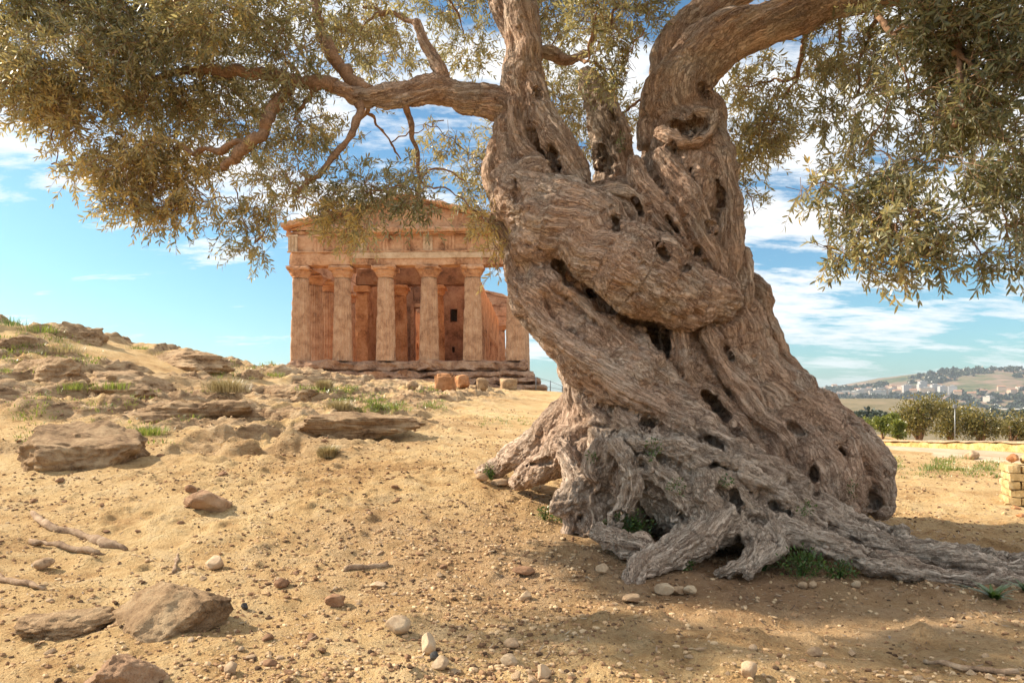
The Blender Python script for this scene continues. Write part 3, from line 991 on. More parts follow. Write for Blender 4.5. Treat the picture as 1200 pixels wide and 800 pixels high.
# drop floating crumbs and what is buried
TV, TQ = compact(TV, TQ)
TV = smooth(TV, TQ, .5)
gh = base_h(TV[:, 0], TV[:, 1])
keep = (TV[:, 2] > gh - .12)
TQ = TQ[keep[TQ].all(1)]
TV, TQ = compact(TV, TQ)

# grain: position in the nearest strand's own frame, drawn out along it; and how grey (weathered) the wood is
A = np.array([s[0] for s in segs], np.float32)
B = np.array([s[1] for s in segs], np.float32)
RA = np.array([s[2] for s in segs], np.float32)
RB = np.array([s[3] for s in segs], np.float32)
SI = np.array([s[4] for s in segs])
S0 = np.array([s[5] for s in segs], np.float32)
S1 = np.array([s[6] for s in segs], np.float32)
Dv = B - A
DD = (Dv ** 2).sum(1) + 1e-9
greyv = np.array([GREY.get(n, 0) for n in strand_names], np.float32)


starts = np.array([np.argmax(SI == k) for k in range(len(strand_names))])
ends = np.r_[starts[1:], len(SI)]


def strand_dist(V):
    """distance of every point to every strand's surface"""
    out = np.empty((len(V), len(starts)), np.float32)
    aa, ad = (A ** 2).sum(1), (A * Dv).sum(1)
    for s in range(0, len(V), 20000):
        v = V[s:s + 20000].astype(np.float32)
        va, vd = v @ A.T, v @ Dv.T
        tt = np.clip((vd - ad) / DD, 0, 1)
        d2 = (v ** 2).sum(1)[:, None] - 2 * (va + tt * vd) + aa + 2 * tt * ad + tt * tt * DD
        d = np.sqrt(np.maximum(d2, 1e-9)) - (RA + tt * (RB - RA))
        out[s:s + 20000] = np.minimum.reduceat(d, starts, axis=1)
    return out


SDm = strand_dist(TV)
wk = np.exp(-np.clip((SDm - SDm.min(1)[:, None]) / .11, 0, 30))
K0 = (wk * greyv).sum(1) / wk.sum(1)
two = np.sort(np.argpartition(SDm, 1, axis=1)[:, :2], axis=1)
TV2, TQ2 = subdivide(TV, TQ)
K2, _ = subdivide(K0[:, None], TQ)
K2 = K2[:, 0] * .8
# the two strands of the first parent
par = np.empty(len(TV2), np.int64)
for k in (3, 2, 1, 0):
    par[TQ2[:, k]] = TQ2[:, 0]
two2 = two[par]
TV2 = smooth(TV2, TQ2, .45)
GA, GB = np.zeros((len(TV2), 3), np.float32), np.zeros((len(TV2), 3), np.float32)
DA, DB = np.zeros(len(TV2), np.float32), np.zeros(len(TV2), np.float32)
for sidx in range(len(starts)):
    sl_ = slice(starts[sidx], ends[sidx])
    a_, d_, dd_ = A[sl_], Dv[sl_], DD[sl_]
    for col_, G_, D_ in ((0, GA, DA), (1, GB, DB)):
        m = np.where(two2[:, col_] == sidx)[0]
        if not len(m):
            continue
        v = TV2[m].astype(np.float32)
        tt = np.clip((v @ d_.T - (a_ * d_).sum(1)) / dd_, 0, 1)
        off = v[:, None] - (a_[None] + tt[:, :, None] * d_[None])
        d = np.sqrt((off ** 2).sum(2)) - (RA[sl_] + tt * (RB[sl_] - RA[sl_]))
        k = np.argmin(d, 1)
        r = np.arange(len(m))
        t1, off = tt[r, k], off[r, k]
        sl = S0[sl_][k] + t1 * (S1[sl_][k] - S0[sl_][k])
        T = d_[k] / np.sqrt(dd_[k])[:, None]
        e1 = np.cross(T, np.array([.2, 1, .1], np.float32))
        e1 /= np.linalg.norm(e1, axis=1)[:, None] + 1e-9
        e2 = np.cross(T, e1)
        tw = 1.2 * sl          # the grain winds round
        a1, a2 = (off * e1).sum(1), (off * e2).sum(1)
        G_[m] = np.stack([a1 * np.cos(tw) - a2 * np.sin(tw) + sidx * 3.1, a1 * np.sin(tw) + a2 * np.cos(tw), sl * .07 + sidx * 1.7], 1)
        D_[m] = d[r, k]
GW = 1 / (1 + np.exp(np.clip((DB - DA) / .022, -30, 30)))
N2 = normals(TV2, TQ2)


def both(fn):
    return fn(GA) * (1 - GW) + fn(GB) * GW


# relief: lumps, ropes along the grain, wrinkles, pits
wv = (.02 * fbm(TV2 * 5, 3, 5))[:, None]
rel = -.012 + .024 * fbm(TV2 * 4.2, 3, 101) + .006 * fbm(TV2 * 11, 2, 103)
rel += .009 * both(lambda G: fbm((G + wv) * 12, 3, 111))
rel += .0065 * both(lambda G: ridge((G + wv) * 30, 3, 121))
rel += .003 * fbm(TV2 * 26, 3, 131)
pt = both(lambda G: fbm(np.c_[G[:, 0] * 10, G[:, 1] * 10, G[:, 2] * 26], 2, 141))
rel -= .07 * np.clip(pt - .62, 0, .6)
pt2 = fbm(TV2 * 13, 2, 143)
rel -= .06 * np.clip(pt2 - .68, 0, .5)
rel -= .055 * np.exp(-((DA - DB) / .017) ** 2) * np.clip(.55 + fbm(TV2 * 3.3, 2, 145), 0, 1)     # creases between strands
rg = np.clip(K2 * 1.3, 0, 1)
rel += rg * (.020 * ridge(TV2 * 9, 4, 151) - .013 - .08 * np.clip(fbm(TV2 * 11, 3, 153) - .3, 0, 1))
# slim limbs get less relief
lim = np.clip(1.1 - .35 * sstep(TV2[:, 2], 3.9, 4.9), .7, 1.1)
TV3 = TV2 + N2 * (rel * lim)[:, None]
tme = mk_mesh('trunk', TV3 - TB, [TQ2])
attr(tme, 'grain', GA, 'FLOAT_VECTOR')
attr(tme, 'grain_b', GB, 'FLOAT_VECTOR')
attr(tme, 'grain_mix', GW)
attr(tme, 'grey', K2)
obj('trunk', tme, M['bark'], tree)
print('trunk', len(TV3))

# ------------------------------------------------------------------ crown: clumps of twigs, and the branches that carry them
# (photo x, photo y, distance, radius in metres, gold 0..1, share of twigs)
CL = [
 (20, 15, 5.4, .50, .25, 1), (100, 12, 5.4, .50, .2, 1), (185, 10, 5.8, .52, .3, 1), (265, 15, 6.0, .50, .35, 1), (345, 5, 6.4, .48, .3, .8), (425, 15, 6.9, .45, .4, .7), (505, -10, 7.5, .40, .4, .6), (560, -20, 8.0, .4, .3, .6),
 (15, 85, 5.1, .40, .55, 1), (85, 95, 5.1, .45, .5, 1), (165, 85, 5.5, .48, .35, 1), (245, 85, 5.8, .45, .4, 1), (330, 75, 6.2, .42, .3, .9), (410, 55, 6.8, .36, .4, .7), (460, 60, 7.6, .35, .4, .5), (545, 50, 7.9, .38, .4, .5),
 (65, 150, 5.2, .34, .8, 1), (130, 160, 5.2, .40, .75, 1), (200, 160, 5.5, .43, .6, 1), (275, 150, 5.8, .40, .5, 1), (345, 145, 6.3, .34, .4, .8), (415, 150, 7.0, .30, .5, .6), (490, 160, 7.4, .32, .45, .6), (550, 185, 7.6, .28, .4, .6),
 (100, 205, 5.3, .24, .6, 1), (160, 220, 5.3, .28, .8, 1), (215, 215, 5.5, .30, .9, 1), (275, 225, 5.6, .30, .8, 1), (205, 250, 5.4, .18, .45, 1), (285, 262, 5.6, .20, .45, 1), (245, 240, 5.5, .2, .6, 1),
 (330, 205, 6.0, .26, .5, .8), (355, 235, 6.2, .26, .6, .8), (405, 215, 6.5, .28, .35, .8), (400, 258, 6.2, .20, .7, .8), (440, 228, 6.4, .24, .2, .8), (490, 208, 6.8, .28, .2, .7), (490, 238, 6.4, .18, .05, .9), (545, 215, 7.0, .24, .2, .6), (425, 268, 6.1, .13, .65, .8), (520, 145, 7.7, .3, .45, .55), (572, 225, 7.6, .2, .4, .5), (640, 100, 8.4, .34, .5, .7), (700, 165, 8.4, .3, .5, .7), (640, 10, 8.2, .34, .3, .8), (740, 10, 7.0, .34, .3, 1), (600, 160, 8.3, .3, .5, .5), (470, 190, 7.3, .25, .4, .6),
 (150, 245, 5.3, .14, .4, .9), (60, 195, 5.2, .13, .5, .9), (300, 285, 5.6, .11, .4, .9), (400, 285, 6.1, .10, .7, .9),
 (572, 262, 6.5, .13, .95, .9), (582, 292, 6.4, .09, 1, 1), (560, 250, 6.6, .12, .7, .8), (583, 318, 6.45, .05, 1, 1),
 (700, 20, 6.1, .36, .3, 1.4), (755, 40, 6.2, .32, .3, 1.4), (735, 90, 6.5, .22, .35, 1.4), (690, 75, 6.4, .18, .4, .9), (660, 130, 8.3, .36, .45, .7), (655, 40, 8.2, .32, .4, .5), (730, 135, 7.8, .26, .5, .6), (655, 205, 8.3, .2, .5, .5), (765, 110, 7.6, .15, .5, .8),
 (870, 105, 7.6, .36, .6, 1), (880, 165, 7.6, .30, .55, .9), (872, 220, 7.6, .18, .55, .9), (885, 252, 7.5, .10, .5, .9), (935, 95, 7.2, .42, .45, 1), (905, 150, 7.3, .25, .5, .8), (985, 55, 6.5, .42, .3, 1), (1045, 50, 5.8, .45, .2, 1), (1105, 35, 5.4, .48, .15, 1), (1180, 35, 5.2, .5, .12, 1),
 (1000, 120, 6.3, .34, .35, 1), (1065, 120, 5.6, .42, .25, 1), (1130, 115, 5.3, .44, .18, 1), (1195, 120, 5.1, .44, .15, 1), (1010, 185, 5.7, .24, .4, 1), (965, 215, 5.5, .14, .45, .9), (945, 228, 5.5, .08, .5, .9), (1050, 195, 5.4, .32, .3, 1), (1115, 200, 5.2, .36, .22, 1), (1185, 205, 5.1, .40, .2, 1),
 (1000, 250, 5.5, .20, .45, 1), (965, 290, 5.4, .07, .6, .8), (990, 300, 5.35, .13, .5, 1), (1050, 268, 5.2, .26, .35, 1), (1115, 265, 5.1, .27, .28, 1), (1180, 265, 5.0, .28, .25, 1), (1030, 318, 5.2, .09, .5, 1), (1095, 300, 5.1, .12, .4, 1), (1185, 305, 5.0, .12, .4, 1), (1150, 300, 5.05, .1, .4, 1), (1060, 310, 5.15, .1, .4, 1),
]
clumps = []
for px, py, D, r, gold, dens in CL:
    if px < 320 and D < 6:
        D, r = D + .95, r * (D + .95) / D
    c = P(px, py, D)
    clumps.append((c, np.array([r * 1.12, r * 1.1, r * .82]), gold, dens, 1.0))
# the rest of the dome: over the picture and behind the trunk
r2 = np.random.default_rng(3)
dome = []
for k in range(400):
    th, ph = r2.uniform(0, 2 * np.pi), r2.uniform(.05, 1.15)
    rad = r2.uniform(.72, 1.0)
    c = np.array([1.2 + 4.9 * rad * math.cos(th) * math.cos(ph), 7.0 + 3.6 * rad * math.sin(th) * math.cos(ph), 4.3 + 3.4 * rad * math.sin(ph)])
    # keep the part of the dome that the photo shows as open sky or as the clumps above clear
    px, py = 600 + c[0] / max(c[1], .1) * FPX, HZ - (c[2] - CAMZ) / max(c[1], .1) * FPX
    if c[1] < 3.2 or (py > -70 and c[1] > 1):
        continue
    if c[0] < -.6 or c[1] < 4.6 or any(np.linalg.norm(c - d) < .85 for d in dome):
        continue
    dome.append(c)
for c in dome[:30]:
    clumps.append((c, np.array([.75, .75, .6]) * r2.uniform(.8, 1.15), .3, .42, 1.25))
for c in ((-6.6, 5.35, 5.7), (-5.5, 5.2, 5.7), (-4.6, 5.35, 5.6), (-7.6, 5.5, 5.9)):  # unseen leaf clumps added above the view to throw striped foreground shade
    clumps.append((np.array(c), np.array([.55, .42, .4]), .4, .5, 1.2))

# branches: grow from the limbs, joining each clump to the nearest wood already there
anch = []
for nm in ('left_branch', 'left_top', 'right_limb', 'right_limb_b', 'limb_behind', 'offshoot', 'twig_left', 'dead_stub'):
    q = STR[nm]
    cc = catmull([P(a, b, d) for a, b, d, _ in q], 4)
    rr = np.interp(np.linspace(0, 1, len(cc)), np.linspace(0, 1, len(q)), [r_ / FPX * d for _, _, d, r_ in q])
    for p_, r_ in list(zip(cc, rr))[len(cc) // 2:]:
        anch.append((p_, r_))
AP = [a for a, _ in anch]
AR = [b for _, b in anch]
todo = sorted(range(len(clumps)), key=lambda i: min(np.linalg.norm(clumps[i][0] - a) for a in AP))
branch_specs = []
while todo:
    best = None
    for i in todo:
        d = np.linalg.norm(np.array(AP) - clumps[i][0], axis=1) + np.maximum(0, .03 - np.array(AR)) * 14
        k = int(np.argmin(d))
        if best is None or d[k] < best[0]:
            best = (d[k], i, k)
    _, i, k = best
    todo.remove(i)
    a, c = AP[k], clumps[i][0] + np.array([0, 0, clumps[i][1][2] * .15])
    L = np.linalg.norm(c - a)
    n = 7
    tt = np.linspace(0, 1, n)[:, None]
    mid = (a + c) / 2 + np.array([0, 0, .16 * L]) + r2.normal(size=3) * .07 * L
    pts = (1 - tt) ** 2 * a + 2 * tt * (1 - tt) * mid + tt ** 2 * c
    pts[1:-1] += r2.normal(size=(n - 2, 3)) * .035 * L
    r0 = min(AR[k] * .72, .014 + .03 * L)
    r1 = max(.007, r0 * .5)
    rad = np.linspace(r0, r1, n)
    branch_specs.append((pts, rad))
    for p_, q_ in list(zip(pts, rad))[2:]:
        AP.append(p_)
        AR.append(q_)
# the bigger forks the photo shows among the leaves
EXTRA = [[(392, 101, 6.18, 8), (340, 92, 6.2, 8), (290, 84, 6.3, 7), (235, 84, 6.4, 5), (170, 92, 6.4, 3)],
         [(432, 108, 6.4, 8), (405, 85, 6.4, 8), (385, 60, 6.4, 7), (372, 20, 6.5, 5), (360, -30, 6.6, 4)],
         [(345, 90, 6.2, 7), (318, 128, 6.1, 8), (305, 158, 6.05, 7), (280, 180, 6.1, 6), (262, 200, 6.2, 4)],
         [(300, 162, 6.05, 4), (250, 175, 6.2, 4), (205, 172, 6.3, 3)],
         [(420, 112, 6.35, 5), (415, 150, 6.3, 4), (380, 195, 6.25, 3.5), (345, 225, 6.2, 3)],
         [(602, -50, 6.8, 16), (595, -120, 6.85, 13), (575, -230, 7.0, 8)], [(569, -40, 7.1, 8), (550, -110, 7.2, 6), (500, -200, 7.2, 4)],
         [(1070, -22, 6.12, 15), (1130, -40, 6, 13), (1240, -80, 5.8, 9), (1330, -90, 5.7, 6)], [(900, -25, 7.0, 11), (960, -65, 7.1, 9), (1020, -140, 7.2, 6)],
         [(1050, -12, 6.2, 8), (1110, 30, 5.5, 5), (1125, 90, 5.2, 3.5), (1118, 150, 5.1, 3)], [(1120, 60, 5.3, 3), (1140, 80, 5.15, 2.5), (1160, 125, 5.1, 2)]]
for q in EXTRA:
    q = np.array(q)
    c = catmull(np.c_[[P(a, b, d) for a, b, d, _ in q], q[:, 3] / FPX * q[:, 2]], 4)
    branch_specs.append((c[:, :3] + r2.normal(size=(len(c), 3)) * .012, c[:, 3] * r2.uniform(.88, 1.15, len(c))))
big_b = sorted(branch_specs, key=lambda s: -s[1][0] * np.linalg.norm(s[0][-1] - s[0][0]))
for pts, rad in big_b[:70]:
    c = catmull(np.c_[pts, rad], 3)
    V, pl = tube(c[:, :3] - TB, c[:, 3], 8, True, .012, 3)
    obj('branch', mk_mesh('branch', V, pl), M['branch'], tree)
twig_tubes = [tube(catmull(p_, 3) - TB, np.interp(np.linspace(0, 1, 3 * (len(p_) - 1) + 1), np.linspace(0, 1, len(p_)), r_), 5, False) for p_, r_ in big_b[70:]]

# leaves
r3 = np.random.default_rng(11)
O, Dn, GO, SC, LN = [], [], [], [], []
crown_c = np.array([1.3, 7.0, 4.2])
for c, rr, gold, dens, scl in clumps:
    vol = 4.19 * rr[0] * rr[1] * rr[2]
    gold = gold - .06 * (c[0] > 1.8)
    n = int((300 * rr[0] * rr[2] * 4 + 260 * vol) * dens * (1.08 if scl == 1.0 and c[0] > .3 else 1.0))
    d = r3.normal(size=(n, 3))
    d /= np.linalg.norm(d, axis=1)[:, None]
    u = r3.uniform(0, 1, n) ** .42
    p = c + d * u[:, None] * rr * 1.02
    # thin out by noise so that sky shows through
    nz = fbm(p * 3.1, 2, 201)
    nz2 = fbm(p * 1.1, 2, 205)
    k = (nz + .6 * nz2) > (-.08 if c[0] > 1.8 else -.2 if c[0] > .3 else -.03)
    p, d, u, nz = p[k], d[k], u[k], nz[k]
    n = len(p)
    outw = p - crown_c
    outw /= np.linalg.norm(outw, axis=1)[:, None]
    dr = .75 * d + .45 * outw + r3.normal(size=(n, 3)) * .55 + np.array([0, 0, -.28])
    dr /= np.linalg.norm(dr, axis=1)[:, None]
    O.append(p)
    Dn.append(dr)
    GO.append(gold + .2 * nz + r3.normal(size=n) * .07)
    SC.append(np.full(n, scl))
O, Dn, GO, SC = np.concatenate(O), np.concatenate(Dn), np.concatenate(GO), np.concatenate(SC)
NTW = len(O)
TL = r3.uniform(.13, .27, NTW) * SC
side = np.cross(Dn, r3.normal(size=(NTW, 3)))
side /= np.linalg.norm(side, axis=1)[:, None]
side2 = np.cross(Dn, side)
droop = r3.uniform(.1, .55, NTW)


def twig_at(s):
    """s: fraction along, per twig"""
    q = O + Dn * (s * TL)[:, None]
    q[:, 2] -= droop * (s ** 2) * TL * .6
    return q


def leaf_block(base, ax, nrm, ln, wd, curl):
    """six points per leaf; faces filled in later"""
    sd = np.cross(ax, nrm)
    sd /= np.linalg.norm(sd, axis=1)[:, None] + 1e-9
    up = np.cross(sd, ax)
    L, W = ln[:, None], wd[:, None]
    c = curl[:, None]
    return np.stack([base, base + ax * L * .33 + sd * W * .5 - up * c * L * .03, base + ax * L * .33 - sd * W * .5 - up * c * L * .03,
                     base + ax * L * .7 + sd * W * .42 - up * c * L * .11, base + ax * L * .7 - sd * W * .42 - up * c * L * .11,
                     base + ax * L - up * c * L * .26], 1)


blocks, rnds = [], []
NL = 16
for k in range(NL):
    s = (k // 2 + .6 + r3.uniform(-.2, .2, NTW)) / (NL / 2 + .3)
    b = twig_at(np.clip(s, 0, 1))
    ang = (k % 2) * np.pi + (k // 2) * 1.45 + r3.normal(size=NTW) * .35
    out = side * np.cos(ang)[:, None] + side2 * np.sin(ang)[:, None]
    spread = (.9 - .35 * s + r3.normal(size=NTW) * .16)[:, None]
    ax = Dn * (1.05 - .5 * spread) + out * spread + np.array([0, 0, -.12])
    ax /= np.linalg.norm(ax, axis=1)[:, None]
    nrm = Dn * .7 - ax * .2 + np.array([0, 0, .55]) + r3.normal(size=(NTW, 3)) * .38
    ln = r3.uniform(.055, .088, NTW) * SC * np.where(O[:, 0] > 1.8, 1.12, 1.0) * (1 - .25 * s)
    wd = ln * r3.uniform(.19, .27, NTW)
    keep = r3.uniform(size=NTW) > .12
    blocks.append(leaf_block(b, ax, nrm, ln, wd, r3.normal(size=NTW) * .8 + .3)[keep])
    rnds.append((GO + r3.normal(size=NTW) * .17 + .1)[keep])
LV = np.concatenate(blocks)
LR = np.clip(np.concatenate(rnds), 0, 1)
nleaf = len(LV)
print('leaves', nleaf, 'twigs', NTW)
i6 = np.arange(nleaf)[:, None] * 6
lt = np.concatenate([i6 + [0, 1, 2], i6 + [3, 5, 4]])
lq = i6 + [1, 3, 4, 2]
# twig stems: three-sided
st = np.stack([twig_at(np.full(NTW, q)) for q in (0.0, .5, 1.0)], 1)
pre = O - Dn * (.10 * SC)[:, None] + r3.normal(size=(NTW, 3)) * .02
st = np.concatenate([pre[:, None], st], 1)
rad = np.array([.0028, .0024, .0018, .0008])
ring = np.stack([np.stack([st + (side * math.cos(a) + side2 * math.sin(a))[:, None] * rad[None, :, None]], 0)[0] for a in (0, 2.1, 4.2)], 2)
SV = ring.reshape(-1, 3)
b12 = np.arange(NTW)[:, None] * 12
sq = np.concatenate([b12 + np.array([j * 3 + a, j * 3 + (a + 1) % 3, j * 3 + 3 + (a + 1) % 3, j * 3 + 3 + a]) for j in range(3) for a in range(3)])
nV = nleaf * 6
parts = [(LV.reshape(-1, 3) - TB, [lt, lq]), (SV - TB, [sq])]
Vc, pc = merge(parts + twig_tubes)
n_tri, n_lq = len(lt), len(lq)
nq = sum(len(p) for p in pc if p.shape[1] == 4)
# polygons come out as all triangles, then all quads, in order
mi = np.r_[np.zeros(n_tri + n_lq, int), np.ones(nq - n_lq, int)]
cme = mk_mesh('crown', Vc, pc, smooth=False, mat_idx=mi)
attr(cme, 'rnd', np.r_[np.repeat(LR, 6), np.zeros(len(Vc) - nV)])
obj('crown', cme, [M['leaf'], M['branch']], tree)

# ------------------------------------------------------------------ Greek temple
TD = 48.6
tx = (477 - 600) / FPX * TD
STY = CAMZ + (HZ - 423) / FPX * TD          # height of the stylobate
TZ0 = STY - 2.25
temple = empty('greek_temple', (tx, TD - .72, TZ0), R(-2.0))
tag(temple, 'ruined sandstone Doric temple with fluted columns and gable standing on a stepped platform', 'temple')
S = 2.25
HW, LEN = 8.46, 39.4
COLX = [-7.7, -4.66, -1.55, 1.55, 4.66, 7.7]
CH, CAPH = 6.72, .82


def add(name, parts, mat, parent=temple, **kw):
    V, pl = merge(parts)
    return obj(name, mk_mesh(name, V, pl, smooth=kw.pop('smooth', False)), mat, parent, **kw)


# stepped platform, worn
rs = np.random.default_rng(5)
for k in range(4):
    e = .44 * (3 - k) + .12
    lo, hi = (-HW - e, -e + .0, k * .5 + (0.0 if k == 0 else .003) - (.9 if k == 0 else 0)), (HW + e, LEN + e, k * .5 + .5)
    if k == 3:
        hi = (hi[0], hi[1], S)
    V, pl = gridbox(lo, hi, .2, .06, 300 + k, .45, .2)
    # front risers broken into uneven blocks
    fr = V[:, 1] < lo[1] + .5
    nzs = fbm(np.c_[V[:, 0] * .9, V[:, 2] * 2.2, V[:, 1] * 0], 4, 310 + k)
    jb = np.floor(V[:, 0] * .9 + k * .37 + .5 * np.sin(V[:, 0]))
    V[:, 1] += fr * (nzs * .2 + .16 * _hash(jb.astype(int), jb.astype(int) * 0 + k, jb.astype(int) * 0, 3))
    V[:, 2] += fr * (fbm(np.c_[V[:, 0] * .7, V[:, 2] * 0, V[:, 1] * .5], 3, 320 + k) * .09)
    add('step', [(V, pl)], M['step'])


def column(seed, h=CH, r0=.71, r1=.565, flutes=20, seg=120, rings=34):
    zz = np.linspace(0, h - CAPH + .02, rings)
    a = np.arange(seg) / seg * 2 * np.pi
    fl = 1 - .13 * np.abs(np.sin(flutes * a / 2)) ** .9
    tt = zz / (h - CAPH)
    r = r0 + (r1 - r0) * tt + .018 * np.sin(np.pi * tt)
    rr = r[:, None] * fl[None, :]
    X, Y, Z = rr * np.cos(a), rr * np.sin(a), zz[:, None] + 0 * rr
    V = np.stack([X, Y, Z], -1).reshape(-1, 3)
    er = fbm(V * 1.5 + seed * 7, 4, seed)
    wear = .016 * fbm(V * 5 + seed, 3, seed + 3) - .10 * np.clip(er - .4, 0, .7)
    # drum joints
    for j in (1.45, 2.95, 4.45):
        wear -= .035 * np.exp(-((V[:, 2] - j - .1 * (seed % 3)) / .05) ** 2)
    n = V.copy()
    n[:, 2] = 0
    n /= np.linalg.norm(n, axis=1)[:, None]
    V = V + n * wear[:, None]
    i = np.arange(rings - 1)[:, None] * seg
    j = np.arange(seg)[None]
    k = (j + 1) % seg
    q = np.stack([i + j, i + k, i + seg + k, i + seg + j], -1).reshape(-1, 4)
    return V, [q, (np.arange(seg) + (rings - 1) * seg)[None]]


def capital(seed, h=CH, r1=.565, half=.86):
    seg = 40
    prof = [(r1 - .01, h - CAPH), (r1 + .03, h - CAPH + .05), (r1 + .02, h - CAPH + .10), (r1 + .12, h - CAPH + .22), (half - .1, h - CAPH + .4), (half - .03, h - CAPH + .47), (half - .05, h - CAPH + .50)]
    a = np.arange(seg) / seg * 2 * np.pi
    V = np.concatenate([np.stack([r * np.cos(a), r * np.sin(a), 0 * a + z], 1) for r, z in prof])
    V += np.stack([fbm(V * 4 + 3 * i + seed, 3, seed + i) for i in range(3)], 1) * .018
    i = np.arange(len(prof) - 1)[:, None] * seg
    j = np.arange(seg)[None]
    k = (j + 1) % seg
    q = np.stack([i + j, i + k, i + seg + k, i + seg + j], -1).reshape(-1, 4)
    return merge([(V, [q, (np.arange(seg) + (len(prof) - 1) * seg)[None]]),
                  gridbox((-half, -half, h - CAPH + .495), (half, half, h), .17, .018, seed + 5, .4, .09)])


col_me, cap_me = [], []
for k in range(4):
    V, pl = column(10 + k)
    col_me.append(mk_mesh('column', V, pl))
    col_me[-1].materials.append(M['column'])
    V, pl = capital(20 + k)
    cap_me.append(mk_mesh('capital', V, pl, smooth=False))
    cap_me[-1].materials.append(M['temple'])
spots = [(x, .76) for x in COLX] + [(x, LEN - .76) for x in COLX]
for j in range(1, 12):
    y = .76 + (LEN - 1.52) * j / 12
    spots += [(-7.7, y), (7.7, y)]
for n_, (x, y) in enumerate(spots):
    c = obj('column', col_me[n_ % 4], None, temple, (x, y, S), (0, 0, rs.uniform(0, 6)))
    if x == -7.7 and 1 < y < LEN - 2:
        c.rotation_euler[2] = 0
    k = obj('capital', cap_me[(n_ + 1) % 4], None, c, (0, 0, 0), (0, 0, -c.rotation_euler[2]))

# entablature
ZA = S + CH
AH, FH = .98, 1.22
D2 = 1.30      # depth of the beams
add('architrave', [gridbox((-HW + .12, .12, ZA + .003), (HW - .12, .12 + D2, ZA + AH), .26, .02, 401, .6, .07)], M['temple'])
add('architrave', [gridbox((-HW + .12, LEN - .12 - D2, ZA + .003), (HW - .12, LEN - .12, ZA + AH), .5, .02, 402, .6, .05)], M['temple'])
for s in (-1, 1):
    x0, x1 = sorted((s * (HW - .12), s * (HW - .12 - D2)))
    add('architrave', [gridbox((x0, .125 + D2, ZA + .004), (x1, LEN - .125 - D2, ZA + AH - .003), .5, .02, 403 + s, .6, .05)], M['temple'])
    add('frieze', [gridbox((x0 + .02, .125 + D2, ZA + AH + .012), (x1 - .02, LEN - .125 - D2, ZA + AH + FH), .5, .02, 413 + s, .6, .06)], M['temple'])
    add('cornice', [gridbox((x0 - .3 * (s < 0), 1.6 + D2, ZA + AH + FH + .004), (x1 + .3 * (s > 0), LEN - 1.6 - D2, ZA + AH + FH + .36), .5, .04, 423 + s, .6, .1)], M['temple'])
add('architrave_band', [gridbox((-HW + 4.7, .035, ZA + AH - .52), (HW - .5, .115, ZA + AH - .09), .2, .01, 431, .5, .02)], M['pale_band'])
add('taenia', [gridbox((-HW + 2.2, .0, ZA + AH - .085), (HW - .05, .118, ZA + AH + .02), .2, .008, 432, .5, .03)], M['temple'])
add('taenia', [gridbox((-HW + .05, .03, ZA + AH - .08), (-HW + 2.19, .118, ZA + AH + .02), .2, .02, 433, .5, .04)], M['temple'])
fz = add('frieze', [gridbox((-HW + .15, .2, ZA + AH + .022), (HW - .15, .16 + D2, ZA + AH + FH), .25, .018, 434, .6, .06)], M['temple'])
trx = [-8.05] + [(COLX[i // 2] + COLX[(i + 1) // 2]) / 2 if i % 2 else COLX[i // 2] for i in range(1, 10)] + [8.05]
for i, x in enumerate(trx):
    tri = []
    for b in (-.24, 0, .24):
        tri.append(gridbox((x + b - .085, .09, ZA + AH + .03), (x + b + .085, .185, ZA + AH + FH - .16), .16, .012, 440 + i, .3, .02))
    tri.append(gridbox((x - .36, .07, ZA + AH + FH - .155), (x + .36, .187, ZA + AH + FH - .01), .16, .012, 460 + i, .3, .03))
    tri.append(gridbox((x - .34, .152, ZA + AH + .026), (x + .34, .192, ZA + AH + FH - .157), .2, .0, 0))
    add('triglyph', tri, M['temple'] if i % 3 else M['pale_band'], fz)
fz2 = add('frieze', [gridbox((-HW + .15, LEN - .16 - D2, ZA + AH + .022), (HW - .15, LEN - .2, ZA + AH + FH), .5, .018, 435, .6, .06)], M['temple'])
ZC = ZA + AH + FH
CHG = .40
add('cornice', [gridbox((-HW + 2.9, -.42, ZC + .004), (HW + .36, D2 + .1, ZC + CHG), .22, .03, 436, .5, .1),
                gridbox((-HW + 3.0, -.22, ZC - .09), (HW + .2, .06, ZC - .003), .22, .015, 437, .5, .03)], M['temple'])
add('cornice', [gridbox((-HW - .2, .2, ZC + .004), (-HW + 2.89, D2 + .05, ZC + .26), .22, .05, 438, .5, .14)], M['temple'])
add('cornice', [gridbox((-HW - .3, LEN - D2 - .1, ZC + .004), (HW + .3, LEN + .42, ZC + CHG), .4, .03, 439, .5, .1)], M['temple'])
RISE = 2.05
for y0, y1, sd in ((.28, 1.0, 450), (LEN - 1.0, LEN - .28, 455)):
    V, pl = gridbox((-HW + .2, y0, 0), (HW - .2, y1, 1), .3, 0)
    V[:, 2] = ZC + CHG - .05 + V[:, 2] * np.maximum(RISE * (1 - np.abs(V[:, 0]) / HW), .08)
    V += np.stack([fbm(V * 1.8 + 5 * i, 3, sd + i) for i in range(3)], 1) * .02
    add('pediment', [(V, pl)], M['temple'])
    for sg in (-1, 1):
        x0, x1 = sorted((sg * .02, sg * (HW + .3)))
        yy0, yy1 = (y0 - .62, y1 + .1) if y0 < 5 else (y0 - .1, y1 + .62)
        V, pl = gridbox((x0, yy0, 0), (x1, yy1, .40), .22, .03, sd + 7 + sg, .5, .10)
        # the slope is broken off here and there
        V[:, 2] *= 1 - .5 * np.clip(fbm(np.c_[V[:, 0] * .7, V[:, 1] * 0, V[:, 0] * 0 + sd], 2, 9) - .1, 0, .8)
        V[:, 2] += ZC + CHG + .003 + RISE * (1 - np.abs(V[:, 0]) / HW)
        add('raking_cornice', [(V, pl)], M['temple'])

